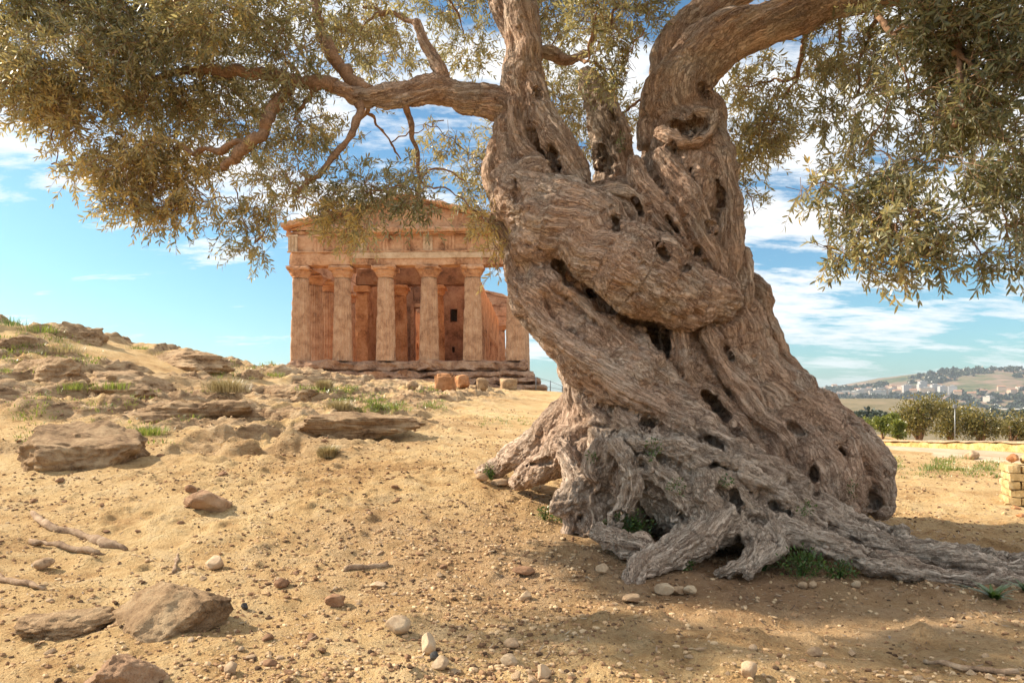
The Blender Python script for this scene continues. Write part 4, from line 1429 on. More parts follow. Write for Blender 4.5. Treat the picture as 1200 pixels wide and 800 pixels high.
# inner building: side walls with arched openings, porch piers and columns, cross wall with doorway
CW, WT = 4.72, .85
CY0, CY1 = 5.3, LEN - 5.3
WH = 6.85
def arch_wall(x0, x1):
    """side wall: piers between twelve arches, butted under an upper band cut to round arches"""
    parts = []
    na, y0, y1 = 12, CY0 + 3.4, CY1 - 2.2
    step = (y1 - y0) / na
    ow = 1.25
    zt = S + 2.9
    ys = [CY0]
    for i in range(na):
        c = y0 + step * (i + .5)
        ys += [c - ow / 2, c + ow / 2]
    ys.append(CY1)
    for i in range(0, len(ys), 2):
        parts.append(gridbox((x0, ys[i], S), (x1, ys[i + 1], zt), .4, .015, 500 + i, .6, .03))
    for i in range(na):
        c = y0 + step * (i + .5)
        n = 13
        th = np.linspace(np.pi, 0, n)
        ya = c + ow / 2 * np.cos(th)
        za = zt + ow / 2 * np.sin(th)
        top = zt + .9
        V = []
        for x in (x0 + .002, x1 - .002):
            for a_, b_ in zip(ya, za):
                V += [(x, a_, b_), (x, a_, top)]
        V = np.array(V)
        m = 2 * n
        q = []
        for k in range(n - 1):
            a0 = 2 * k
            q += [(a0, a0 + 1, a0 + 3, a0 + 2), (m + a0, m + a0 + 2, m + a0 + 3, m + a0 + 1), (a0, a0 + 2, m + a0 + 2, m + a0)]
        parts.append((V, [np.array(q)]))
    for i in range(0, len(ys), 2):
        parts.append(gridbox((x0, ys[i], zt), (x1, ys[i + 1], zt + .9), .4, .012, 520 + i, .6, .0))
    parts.append(gridbox((x0, CY0, zt + .9), (x1, CY1, S + WH), .4, .03, 530, .6, .08))
    return parts


for s in (-1, 1):
    x0, x1 = sorted((s * CW, s * (CW - WT)))
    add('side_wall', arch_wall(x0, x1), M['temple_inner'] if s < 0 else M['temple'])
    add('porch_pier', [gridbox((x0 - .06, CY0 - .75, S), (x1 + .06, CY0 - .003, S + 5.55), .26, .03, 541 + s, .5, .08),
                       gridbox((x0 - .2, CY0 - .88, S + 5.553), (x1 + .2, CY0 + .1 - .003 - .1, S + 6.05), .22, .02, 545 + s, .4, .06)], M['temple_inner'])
for k, x in enumerate((-1.45, 1.45)):
    V, pl = column(31 + k, 6.1, .63, .52)
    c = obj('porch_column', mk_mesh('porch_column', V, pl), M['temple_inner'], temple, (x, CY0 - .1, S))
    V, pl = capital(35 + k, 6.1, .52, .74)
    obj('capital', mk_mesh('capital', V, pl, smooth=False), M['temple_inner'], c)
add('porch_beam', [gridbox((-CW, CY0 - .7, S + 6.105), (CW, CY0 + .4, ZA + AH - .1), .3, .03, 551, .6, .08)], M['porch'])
# cross wall with doorway and small stair windows
yb0, yb1 = CY0 + 3.4, CY0 + 4.4
xi = CW - WT - .003
dw, dh = .95, 4.9
win = [(2.05, 2.62, 3.7, 4.75), (2.22, 2.44, 1.15, 1.65)]
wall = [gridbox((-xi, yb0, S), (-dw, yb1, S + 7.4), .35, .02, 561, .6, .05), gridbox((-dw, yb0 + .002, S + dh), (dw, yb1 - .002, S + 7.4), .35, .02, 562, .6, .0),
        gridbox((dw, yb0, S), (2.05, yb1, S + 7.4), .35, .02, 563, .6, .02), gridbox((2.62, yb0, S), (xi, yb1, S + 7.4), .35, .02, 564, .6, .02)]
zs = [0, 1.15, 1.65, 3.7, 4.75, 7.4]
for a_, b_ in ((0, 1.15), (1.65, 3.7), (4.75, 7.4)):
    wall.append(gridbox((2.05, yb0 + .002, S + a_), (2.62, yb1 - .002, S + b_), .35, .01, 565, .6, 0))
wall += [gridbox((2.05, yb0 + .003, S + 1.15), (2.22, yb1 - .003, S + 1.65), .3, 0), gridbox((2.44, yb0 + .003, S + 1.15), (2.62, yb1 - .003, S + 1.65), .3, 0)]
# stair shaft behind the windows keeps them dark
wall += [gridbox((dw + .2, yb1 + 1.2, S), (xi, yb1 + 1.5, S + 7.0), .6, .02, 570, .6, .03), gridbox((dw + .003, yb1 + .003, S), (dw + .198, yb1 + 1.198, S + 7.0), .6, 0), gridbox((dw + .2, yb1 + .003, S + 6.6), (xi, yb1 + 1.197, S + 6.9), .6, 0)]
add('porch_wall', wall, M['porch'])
add('door_frame', [gridbox((-dw - .3, yb0 - .12, S), (-dw + .0, yb0 - .003, S + dh + .3), .3, .012, 571, .4, .03), gridbox((dw - .0, yb0 - .12, S), (dw + .3, yb0 - .003, S + dh + .3), .3, .012, 572, .4, .03),
                   gridbox((-dw + .003, yb0 - .12, S + dh), (dw - .003, yb0 - .003, S + dh + .32), .3, .012, 573, .4, .03)], M['temple'])
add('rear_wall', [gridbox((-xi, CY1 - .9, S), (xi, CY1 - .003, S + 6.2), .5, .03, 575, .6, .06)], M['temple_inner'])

# ------------------------------------------------------------------ boulders, outcrops and stones
def put_rock(name, px, py, D, size, mat, label, cat='rock', seed=1, sub=5, rot=0.0, sink=.3, group=None, tilt=(0, 0), **kw):
    """px, py: middle of its foot in the photograph; D: distance; size: half extents in metres"""
    x, y = (px - 600) / FPX * D, D
    V, pl = rock(seed, sub, size=size, **kw)
    z = gz(x, y)
    o = obj(name, mk_mesh(name, V, pl, smooth=True), mat, None, (x, y, z + size[2] * (kw.get('flat', .5) - sink)), (tilt[0], tilt[1], rot))
    return tag(o, label, cat, group)


def gD(px, py):
    """distance at which the line of sight meets the ground"""
    D = np.concatenate([np.arange(2.9, 16, .02), np.arange(16, 60, .1)])
    x, y = (px - 600) / FPX * D, D
    z = CAMZ + (HZ - py) / FPX * D
    g = heights(x, y)[0]
    k = np.argmax(z < g)
    return float(D[k])


ROCKS = [
    # name, px, py(foot), half sizes in px (x, depth, height), seed, cuts, rough, rot, mat, label
    ('boulder', 196, 742, (100, 70, 58), 11, 7, .07, -.3, 'rock', 'largest tan boulder with a flat slanting top, half buried in the sandy slope'),
    ('boulder', 92, 745, (70, 55, 22), 12, 7, .14, .2, 'rock', 'low lumpy tan rock lying flat at the left side of the largest boulder'),
    ('boulder', 150, 812, (52, 45, 40), 13, 6, .1, .5, 'red_rock', 'rounded reddish rock cut off by the bottom edge of the picture'),
    ('rock_outcrop', 112, 548, (78, 70, 46), 14, 10, .12, -.1, 'rock', 'flat topped tan rock outcrop on bare ground below the hill ledges'),
    ('rock_outcrop', 60, 450, (70, 60, 30), 15, 8, .16, .1, 'rock', 'long low grey ledge rock high on the hill left of the dry bush'),
    ('rock_outcrop', 165, 455, (65, 55, 30), 16, 8, .16, -.2, 'rock', 'long pale ledge rock with green weeds under it on the hill'),
    ('rock_outcrop', 40, 412, (38, 34, 22), 17, 8, .15, .3, 'rock', 'craggy brown rock near the top of the hill under yellow grass'),
    ('rock_outcrop', 345, 470, (35, 34, 20), 18, 8, .15, 0, 'rock', 'craggy grey rock beside the second dry bush below the temple'),
    ('rock_outcrop', 400, 512, (96, 45, 17), 19, 8, .16, .1, 'rock', 'long low tan rock ledge running across the slope in front of the temple'),
    ('rock_outcrop', 235, 490, (80, 50, 26), 20, 8, .16, .2, 'rock', 'broken brown rock ledge behind the clump of green grass'),
    ('rock_outcrop', 292, 446, (20, 20, 13), 21, 7, .14, 0, 'rock', 'knobby brown rock on the skyline right of the dry bush'),
    ('rock_outcrop', 205, 428, (60, 34, 20), 22, 8, .15, 0, 'rock', 'low brown rock ledge along the skyline of the hill'),
    ('rock_outcrop', 95, 402, (46, 34, 20), 23, 8, .16, .0, 'rock', 'row of broken rock at the crest of the hill'),
    ('stone_block', 522, 455, (11.5, 11, 9.5), 24, 4, .04, .1, 'orange_rock', 'big squarish orange stone block in front of the temple steps'),
    ('stone_block', 541.5, 455.5, (7.5, 7, 7), 25, 5, .06, .4, 'orange_rock', 'small orange stone block just right of the big squarish one'),
    ('stone_block', 565, 455.5, (6.5, 6, 7), 26, 5, .08, .2, 'rock', 'upright grey brown block before the temple steps, third from the big orange one'),
    ('stone_block', 596, 456, (9, 8, 7), 27, 6, .08, .2, 'rock', 'grey brown block before the right end of the temple steps'),
    ('stone_block', 483, 455, (6, 6, 5), 28, 6, .08, .2, 'rock', 'low brown block left of the big orange one before the temple steps'),
    ('rock', 245, 602, (28, 24, 17), 30, 11, .2, .4, 'red_rock', 'low brown rock lying alone in the middle of the sunlit slope'),
    ('rock', 224, 577, (7, 7, 6), 31, 5, .08, 0, 'brown_stone', 'small round brown stone uphill of the low brown rock'),
    ('rock', 467, 745, (16, 13, 11), 32, 5, .05, .2, 'pale_stone', 'egg shaped pale tan stone casting a shadow on open sand'),
    ('rock', 502, 768, (11, 11, 13), 33, 5, .05, .8, 'pale_stone', 'upright oval pale stone below the egg shaped one'),
    ('rock', 509, 774, (6, 5, 5), 34, 5, .06, .8, 'dark_stone', 'small black stone touching the upright oval pale stone'),
    ('rock', 515, 786, (11, 9, 9), 35, 5, .07, .1, 'pale_stone', 'pale grey stone in front of the small black one'),
    ('rock', 250, 668, (12, 10, 9), 36, 6, .07, .4, 'stone', 'tan wedge shaped stone at the head of a line of small stones'),
    ('rock', 52, 668, (11, 10, 8), 37, 6, .07, .4, 'stone', 'dark tan stone below the dead branch near the edge'),
    ('rock', 30, 742, (11, 9, 8), 38, 6, .07, .1, 'pale_stone', 'whitish stone lying left of the low lumpy rock and largest boulder'),
    ('rock', 270, 791, (11, 9, 8), 39, 6, .07, .1, 'pale_stone', 'whitish stone in front of the shadow of the largest boulder'),
    ('rock', 287, 716, (5, 4, 5), 40, 6, .07, .1, 'dark_stone', 'small blue black stone right of the largest boulder'),
    ('rock', 878, 798, (12, 10, 10), 41, 6, .07, .1, 'stone', 'tan stone at the bottom edge in the striped shade'),
    ('rock', 955, 770, (9, 7, 6), 42, 6, .07, .1, 'stone', 'small brown stone alone in the shade below the front roots'),
    ('rock', 612, 676, (15, 10, 6), 43, 6, .1, .1, 'brown_stone', 'flat brown stone on the sunlit sand left of the front root'),
    ('rock', 615, 705, (9, 8, 7), 44, 6, .08, .1, 'stone', 'rounded tan stone below the flat brown one'),
    ('rock', 705, 677, (8, 7, 8), 45, 7, .07, .1, 'pale_stone', 'pale angular stone just left of the foot of the front root'),
    ('rock', 778, 699, (12, 9, 7), 46, 5, .06, .1, 'pale_stone', 'pale oval stone right of the foot of the front root'),
    ('rock', 795, 697, (11, 9, 6), 47, 6, .07, .5, 'stone', 'tan stone beside the pale oval one by the front root'),
    ('rock', 808, 697, (9, 8, 6), 48, 6, .07, .9, 'pale_stone', 'pale angular stone at the right end of the trio by the front root'),
    ('rock', 742, 708, (14, 10, 6), 49, 6, .07, .2, 'stone', 'flat stone lying in front of the foot of the front root'),
    ('rock', 600, 760, (10, 9, 6), 50, 6, .08, .1, 'stone', 'tan stone beside the striped shade, right of the oval pale stones'),
    ('rock', 597, 782, (11, 9, 8), 51, 6, .08, .1, 'pale_stone', 'pale stone near the bottom edge right of the oval pale stones'),
    ('rock', 636, 798, (12, 9, 9), 52, 6, .08, .1, 'stone', 'brown stone cut by the bottom edge near the pale stones'),
    ('rock', 1139, 538, (8, 8, 6), 53, 5, .06, .1, 'stone', 'rounded boulder beside the path before the low yellow wall'),
    ('rock', 752, 609, (17, 12, 9), 54, 5, .06, .2, 'stone', 'smooth reddish stone tucked between the stump and the grey roots'),
    ('rock', 982, 615, (13, 10, 7), 55, 5, .06, .2, 'terracotta', 'dark red stone wedged under the ridge of the right root'),
    ('rock', 585, 570, (13, 9, 5), 56, 6, .08, .2, 'stone', 'flat tan stone at the tip of the far root'),
    ('rock', 565, 566, (8, 7, 6), 57, 6, .08, .2, 'stone', 'small tan stone beyond the flat one at the tip of the far root'),
    ('rock', 940, 690, (6, 5, 5), 58, 6, .08, .2, 'stone', 'left one of two small stones under the low right root'),
    ('rock', 952, 690, (5, 5, 5), 59, 6, .08, .2, 'stone', 'right one of two small stones under the low right root'),
    ('rock', 1003, 689, (6, 5, 5), 60, 6, .08, .2, 'pale_stone', 'pale pebble sized stone below the bend of the low right root'),
    ('rock', 330, 690, (9, 8, 6), 61, 6, .08, .2, 'brown_stone', 'brown stone in the line of stones across the sunlit sand'),
    ('rock', 443, 690, (10, 8, 5), 62, 6, .08, .2, 'pale_stone', 'pale flat stone at the end of the line of stones'),
    ('rock', 395, 713, (15, 10, 8), 63, 6, .12, .2, 'brown_stone', 'rough brown clod of earth on open sand'),
]
for nm, px, py, (a, b, c), seed, cuts, rough, rot, mat, label in ROCKS:
    D = min(gD(px, py), 46.3) if py > 430 and nm != 'rock_outcrop' else gD(px, py)
    k = D / FPX
    if nm == 'stone_block':
        V, pl = gridbox((-a * k, -b * k, -c * k * .3), (a * k, b * k, c * k * 1.75), .09, .05, seed, .35, .09)
        x = (px - 600) / FPX * D
        tag(obj(nm, mk_mesh(nm, V, pl, smooth=True), M[mat], None, (x, D, gz(x, D)), (R(rough * 60), R(-rough * 50), rot)), label, 'block')
        continue
    big = nm in ('boulder', 'rock_outcrop')
    put_rock(nm, px, py, D + b * k * .5, (a * k, b * k, c * k), M[mat], label, 'boulder' if nm == 'boulder' else 'rock', seed, 6 if big else (4 if nm == 'stone_block' else 4), rot,
             (.12 if seed != 30 else .5) if not big else (.36 if nm == 'boulder' else .45 if seed == 14 else 1.08), cuts=cuts + 4 * big, rough=rough * (1.5 if big else 1), fine=.035 if big else .018, flat=.55 if nm == 'boulder' or seed == 14 else .9, strata=.03 if nm == 'rock_outcrop' else 0)

# smaller stones: six shapes, copied
proto = []
for k in range(9):
    V, pl = rock(200 + k, 3, 7, .08, (1, .8, .62), .5, fine=.02)
    me = mk_mesh('stone', V, pl)
    me.materials.append(M[('stone', 'pale_stone', 'brown_stone')[k % 3]])
    proto.append(me)
# label, group and where: photo region, how many, radius range in metres, shape family
SMALL = [('small tan stone scattered over the sunlit sand', 'small tan stones scattered over the sunlit sand', (20, 620, 560, 800), 60, (.012, .036), 0),
         ('small pale stone lying on the sunlit sand', 'small pale stones lying on the sunlit sand', (20, 620, 560, 800), 26, (.011, .032), 1),
         ('small brown stone or clod on the sunlit sand', 'small brown stones and clods on the sunlit sand', (60, 560, 560, 790), 40, (.012, .04), 2),
         ('small stone strewn in front of the tree roots', 'small stones strewn in front of the tree roots', (540, 655, 900, 800), 58, (.010, .032), 0),
         ('small pale stone strewn in front of the tree roots', 'small pale stones strewn in front of the tree roots', (560, 640, 860, 800), 26, (.010, .03), 1),
         ('small stone on the shaded ground below the right roots', 'small stones on the shaded ground below the right roots', (860, 700, 1200, 800), 44, (.010, .034), 0),
         ('small brown stone up on the rocky slope', 'small brown stones up on the rocky slope', (20, 480, 540, 600), 36, (.02, .07), 2)]
rp_ = np.random.default_rng(77)
for label, grp, (x0, y0, x1, y1), n, (ra, rb), fam in SMALL:
    for k in range(n):
        px, py = rp_.uniform(x0, x1), rp_.uniform(y0, y1)
        D = gD(px, py)
        r = ra + (rb - ra) * rp_.uniform() ** 2.2
        x = (px - 600) / FPX * D
        o = bpy.data.objects.new('stone', proto[fam + 3 * int(rp_.integers(3))])
        COL.objects.link(o)
        o.location = (x, D, gz(x, D) + r * .14)
        o.rotation_euler = (rp_.normal() * .2, rp_.normal() * .2, rp_.uniform(0, 6.3))
        o.scale = (r * rp_.uniform(.85, 1.3), r * rp_.uniform(.8, 1.2), r * rp_.uniform(.7, 1.2))
        tag(o, label, 'stone', grp)

# grit: far too many to count
ng = 80000
ang = rp_.uniform(-.72, .72, ng)
dist = 2.9 + 17 * rp_.uniform(0, 1, ng) ** 1.9
px_, py_ = dist * np.tan(ang), dist
cln = fbm(np.c_[px_ * .9, py_ * .9, px_ * 0], 3, 301)
k = (cln > -.7) & (rp_.uniform(size=ng) < np.clip(.42 + .8 * cln, .22, 1))
px_, py_ = px_[k], py_[k]
pz_, prk = heights(px_, py_)
n = len(px_)
iv, if_ = ico(1)
sz = (.003 + .0125 * rp_.uniform(size=n) ** 3.6) * (1 + .03 * py_)
jit = 1 + rp_.uniform(-.28, .28, (n, len(iv), 1))
PV = iv[None] * jit * (sz[:, None] * rp_.uniform(.7, 1.3, (n, 3)) * np.array([1.1, 1.1, .75]))[:, None, :] + np.stack([px_, py_, pz_ + sz * .25], 1)[:, None]
PF = (if_[None] + (np.arange(n) * len(iv))[:, None, None]).reshape(-1, 3)
grit_me = mk_mesh('pebbles', PV.reshape(-1, 3), [PF], smooth=False)


def grit_mat():
    m, t = new_mat('grit')
    r = t.n('ShaderNodeAttribute', attribute_name='rnd').outputs['Fac']
    col = t.ramp(r, [(0, (.07, .045, .03)), (.3, (.26, .15, .085)), (.6, (.46, .3, .165)), (1, (.58, .43, .27))])
    finish(t, col, .95, None, .1)
    return m


attr(grit_me, 'rnd', np.repeat(rp_.uniform(size=n), len(iv)))
tag(obj('pebbles', grit_me, grit_mat()), 'loose grit and pebbles over the dirt', kind='stuff')

# fallen olive leaves
nf = 9000
fa = rp_.uniform(0, 2 * np.pi, nf)
fr_ = np.abs(rp_.normal(size=nf)) * 2.6
fx, fy = 1.4 + fr_ * np.cos(fa) * 1.3, 5.9 + fr_ * np.sin(fa) * .85
k = (fy > 2.9) & (fbm(np.c_[fx * 1.7, fy * 1.7, fx * 0], 2, 333) > -.35)
fx, fy = fx[k], fy[k]
nf = len(fx)
fz_ = heights(fx, fy)[0]
a_ = rp_.uniform(0, 2 * np.pi, nf)
axl = np.c_[np.cos(a_), np.sin(a_), rp_.normal(size=nf) * .22]
ll = rp_.uniform(.03, .06, nf)
lvs = leaf_block(np.c_[fx, fy, fz_ + .006], axl, np.c_[rp_.normal(size=(nf, 2)) * .25, np.ones(nf)], ll, ll * .22, rp_.normal(size=nf))
i6 = np.arange(nf)[:, None] * 6
lme = mk_mesh('leaf_litter', lvs.reshape(-1, 3), [np.concatenate([i6 + [0, 1, 2], i6 + [3, 5, 4]]), i6 + [1, 3, 4, 2]], smooth=False)
attr(lme, 'rnd', np.repeat(rp_.uniform(size=nf), 6))
M['litter'] = leaf_mat('fallen_leaf', [(0, (.07, .04, .025)), (.5, (.24, .15, .085)), (1, (.42, .31, .19))], (.36, .29, .2), (.3, .2, .1), .1)
tag(obj('leaf_litter', lme, M['litter']), 'fallen dry olive leaves on the soil', kind='stuff')

# ------------------------------------------------------------------ dead branches on the ground
def stick(pts, label, seed):
    """pts: (photo x, photo y, radius px)"""
    c = []
    for px, py, r in pts:
        D = gD(px, py)
        x = (px - 600) / FPX * D
        c.append((x, D, gz(x, D) + r / FPX * D * .55, r / FPX * D))
    c = catmull(np.array(c), 5)
    kn = 1 + .25 * vnoise(np.c_[np.arange(len(c)) * .6, np.arange(len(c)) * 0 + seed, np.arange(len(c)) * 0], seed)
    V, pl = tube(c[:, :3], c[:, 3] * kn, 10, True, .016, seed)
    b = c[0, :3]
    tag(obj('dead_branch', mk_mesh('dead_branch', V - b, pl), M['dead_wood'], None, b), label, 'branch')


stick([(38, 603, 3), (58, 618, 4), (90, 627, 4.5), (125, 640, 5), (150, 645, 3)], 'pale crooked dead branch lying on the slope above the boulders', 1)
stick([(35, 637, 2.5), (70, 642, 3), (105, 648, 3.5), (122, 650, 2)], 'thin brown dead branch lying just under the pale crooked one', 2)
stick([(0, 680, 4.5), (25, 685, 4), (50, 692, 2.5)], 'brown root end sticking in from the edge above the boulders', 3)
stick([(404, 670, 3), (428, 667, 4), (455, 664, 3)], 'short grey stick on the sand behind the line of stones', 4)
stick([(205, 672, 2), (206, 660, 1.8), (207, 650, 1.3)], 'short thin twig beside the tan wedge shaped stone', 5)
stick([(1085, 778, 2), (1110, 783, 3), (1150, 788, 3.2), (1195, 792, 2.5)], 'thin dark stick in the shade at the lower edge', 6)


# ------------------------------------------------------------------ plants
def blades(n, h, spread, lean, width, seed, seg=4, up=(0, 0, 1)):
    """a tuft of narrow blades from one point; returns V, polys, rnd"""
    r = np.random.default_rng(seed)
    az = r.uniform(0, 2 * np.pi, n)
    rad = spread * np.sqrt(r.uniform(0, 1, n))
    base = np.stack([rad * np.cos(az + r.normal(size=n) * .5), rad * np.sin(az), 0 * az], 1)
    hh = h * r.uniform(.5, 1.15, n)
    ln = lean * r.uniform(.3, 1.3, n)
    d = np.stack([np.cos(az), np.sin(az)], 1)
    Vs = []
    tt = np.linspace(0, 1, seg + 1)
    sd = np.stack([-d[:, 1], d[:, 0]], 1)
    for u in tt:
        p = base.copy()
        p[:, :2] += d * (ln * hh * u ** 1.7)[:, None]
        p[:, 2] += hh * (u - .35 * ln / max(lean, .01) * lean * u * u * .6)
        wdt = width * (1 - u) ** .7 * (.6 + .8 * min(u * 3, 1)) * .5
        for s in (-1, 1):
            q = p.copy()
            q[:, :2] += sd * (s * wdt)
            Vs.append(q)
    V = np.stack(Vs, 1).reshape(-1, 3)
    m = 2 * (seg + 1)
    b = np.arange(n)[:, None] * m
    q = np.concatenate([b + np.array([2 * j, 2 * j + 1, 2 * j + 3, 2 * j + 2]) for j in range(seg)])
    return V, [q], np.repeat(r.uniform(0, 1, n), m)


def leafy(n, R3, leaf, seed, stems=14, up=.35, shell=.45):
    """a small leafy plant or shrub crown inside an ellipsoid R3 standing on z = 0"""
    r = np.random.default_rng(seed)
    d = r.normal(size=(n, 3))
    d /= np.linalg.norm(d, axis=1)[:, None]
    u = r.uniform(0, 1, n) ** shell
    p = d * u[:, None] * np.array(R3)
    nz = fbm(p / max(R3) * 3.2 + seed, 3, seed)
    p *= (1 + .32 * nz)[:, None]
    k = fbm(p / max(R3) * 5 + seed * 2, 2, seed + 3) > -.25
    p, d, nz = p[k], d[k], nz[k]
    n = len(p)
    p[:, 2] = p[:, 2] + R3[2] * 1.0
    k = p[:, 2] > .02 * R3[2]
    p, d, nz = p[k], d[k], nz[k]
    n = len(p)
    ax = d + r.normal(size=(n, 3)) * .7 + np.array([0, 0, up])
    ax /= np.linalg.norm(ax, axis=1)[:, None]
    nrm = d + r.normal(size=(n, 3)) * .6 + np.array([0, 0, .5])
    ln = leaf * r.uniform(.6, 1.25, n)
    lv = leaf_block(p, ax, nrm, ln, ln * r.uniform(.32, .5, n), r.normal(size=n) * .6)
    i6 = np.arange(n)[:, None] * 6
    return lv.reshape(-1, 3), [np.concatenate([i6 + [0, 1, 2], i6 + [3, 5, 4]]), i6 + [1, 3, 4, 2]], np.repeat(np.clip(.5 + .4 * nz + r.normal(size=n) * .2, 0, 1), 6)


def stems_of(R3, n, seed, rad):
    r = np.random.default_rng(seed)
    parts = []
    for k in range(n):
        a = r.uniform(0, 2 * np.pi)
        e = np.array([R3[0] * .75 * math.cos(a), R3[1] * .75 * math.sin(a), R3[2] * r.uniform(1.0, 1.75)]) * np.array([r.uniform(.2, 1)] * 2 + [1])
        m_ = e * .5 + r.normal(size=3) * .06 * max(R3) + np.array([0, 0, .1 * R3[2]])
        parts.append(tube(catmull(np.array([[0, 0, -.03], m_, e]), 4), np.linspace(rad, rad * .35, 9), 5, True))
    return merge(parts)


def plant(name, px, py, mesh3, mat, label, cat, D=None, z=None, parent=None):
    V, pl, rn = mesh3
    D = D or gD(px, py)
    x = (px - 600) / FPX * D
    me = mk_mesh(name, V, pl, smooth=False)
    attr(me, 'rnd', rn)
    o = obj(name, me, M[mat], None, (x, D, gz(x, D) - .005 if z is None else z))
    return tag(o, label, cat)


# weeds round the roots: px, py foot, D, half width m, height m, leaves, label
for k, (px, py, D, hw, hh, n, leaf, label) in enumerate([
    (735, 603, 5.62, .19, .16, 800, .028, 'bushy dark green weed in the hollow between the stump and the grey roots'),
    (662, 580, 6.3, .13, .12, 420, .026, 'green weed growing behind the stump at the left foot of the tree'),
    (638, 603, 6.5, .09, .07, 130, .024, 'sparse weed on bare soil left of the stump'),
    (940, 665, 5.08, .17, .11, 420, .028, 'green weed under the arch of the low right root'),
    (802, 660, 5.1, .08, .05, 120, .024, 'small weed in the gap behind the front root'),
    (985, 668, 5.05, .12, .07, 170, .026, 'low weed below the bend of the low right root'),
    (895, 640, 5.2, .07, .07, 130, .022, 'small weed between the two short root toes'),
    (575, 558, 7.7, .08, .1, 130, .025, 'small weed at the tip of the far root'),
]):
    Vw, pw, rw = leafy(n * 2, (hw, hw * .8, hh), leaf, 600 + k, up=.6)
    Vs_, ps_ = stems_of((hw, hw * .8, hh), 16, 660 + k, .003)
    Vm, pm = merge([(Vw, pw), (Vs_, ps_)])
    plant('weed_plant', px, py, (Vm, pm, np.r_[rw, np.full(len(Vs_), .4)]), 'weed', label, 'weed', D)
# little sprouts on the wood itself
def on_tree(px, py, hw, hh, n, label, k):
    d = None
    q = np.array([P(px, py, dd) for dd in np.arange(4.6, 7.5, .02)])
    j = np.argmin([np.min(((TV3[::7] - a) ** 2).sum(1)) if False else 0 for a in q[:1]])
    # nearest trunk point to the line of sight
    ppx = 600 + TV3[:, 0] / TV3[:, 1] * FPX
    ppy = HZ - (TV3[:, 2] - CAMZ) / TV3[:, 1] * FPX
    m = np.where((np.abs(ppx - px) < 4) & (np.abs(ppy - py) < 4))[0]
    m = m[np.argmin(TV3[m, 1])]
    c = TV3[m]
    V, pl, rn = leafy(n, (hw, hw * .7, hh), .024, 640 + k, up=.4)
    me = mk_mesh('sprout', V, pl, smooth=False)
    attr(me, 'rnd', rn)
    tag(obj('sprout', me, M['weed'], None, (c[0], c[1] - .02, c[2] - .03)), label, 'sprout')


for k, (px, py, hw, hh, n, label) in enumerate([
    (768, 535, .07, .10, 110, 'green sprout in the fold at the top of the grey root mass'), (795, 575, .07, .08, 110, 'green sprout in the middle of the grey root mass'),
    (945, 600, .07, .07, 110, 'green sprout on the dark ridge of the right root'), (1000, 583, .05, .08, 70, 'green sprout in a crease of the right trunk lobe'),
    (690, 535, .04, .05, 50, 'tiny sprout in the crease of the left root flank'), (728, 178, .05, .09, 60, 'pale green shoot beside the dead stub in the fork'),
    (855, 570, .05, .05, 70, 'tiny sprout low on the grey root near the ridge')]):
    on_tree(px, py, hw, hh, n, label, k)
plant('plant', 1165, 702, blades(34, .12, .02, 1.7, .03, 700), 'weed', 'green plant with long pointed leaves in front of the right root tip', 'plant')
plant('plant', 1205, 692, blades(22, .1, .02, 1.6, .026, 701), 'weed', 'smaller pointed leaved plant at the picture edge on the right root', 'plant')

# dry bushes
for k, (px, py, hw, hh, label) in enumerate([(265, 461, .58, .30, 'pale dry bush standing alone on the rocky slope left of the temple'), (398, 480, .42, .2, 'low dry bush beside the grey rock below the temple'),
                                             (385, 535, .16, .14, 'small dry tuft on bare ground below the long low ledge'), (380, 458, .32, .24, 'dry tuft near the foot of the temple steps')]):
    D = gD(px, py)
    V, pl, rn = blades(int(420 + 500 * hw), hh * 1.25, hw * .55, .75, .012, 720 + k)
    V2, pl2, rn2 = blades(int(260 + 300 * hw), hh, hw * .8, .5, .01, 740 + k)
    Vm, pm = merge([(V, pl), (V2, pl2)])
    plant('dry_bush', px, py, (Vm, pm, np.r_[rn, rn2]), 'dry', label, 'bush', D)
# green clumps on the hill
for k, (px, py, hw, hh, n, mat, label) in enumerate([(168, 510, .38, .16, 460, 'grass', 'clump of green grass in front of the broken brown ledge'), (130, 458, .5, .2, 300, 'grass', 'clump of green grass under the long pale ledge rock'),
                                                (48, 392, .6, .3, 260, 'grass', 'bright green grass clump near the crest of the hill'), (75, 415, .5, .3, 200, 'dry', 'yellow dry grass clump beside the craggy brown rock'),
                                                (163, 410, .35, .16, 160, 'grass', 'green tuft on the rocks of the hill skyline'), (320, 441, .45, .16, 220, 'grass', 'green tuft at the left foot of the temple'),
                                                (12, 385, .4, .35, 120, 'weed', 'spiky blue green weed at the top edge of the hill'), (85, 458, .25, .2, 140, 'grass', 'small green tuft beside the long grey ledge'),
                                                (245, 425, .35, .2, 160, 'dry', 'dry grass tuft on the skyline above the dry bush'), (190, 418, .5, .2, 200, 'dry', 'dry grass clump along the ledge on the skyline')]):
    plant('grass_clump', px, py, blades(n, hh, hw, .5, .012, 760 + k), mat, label, 'grass')

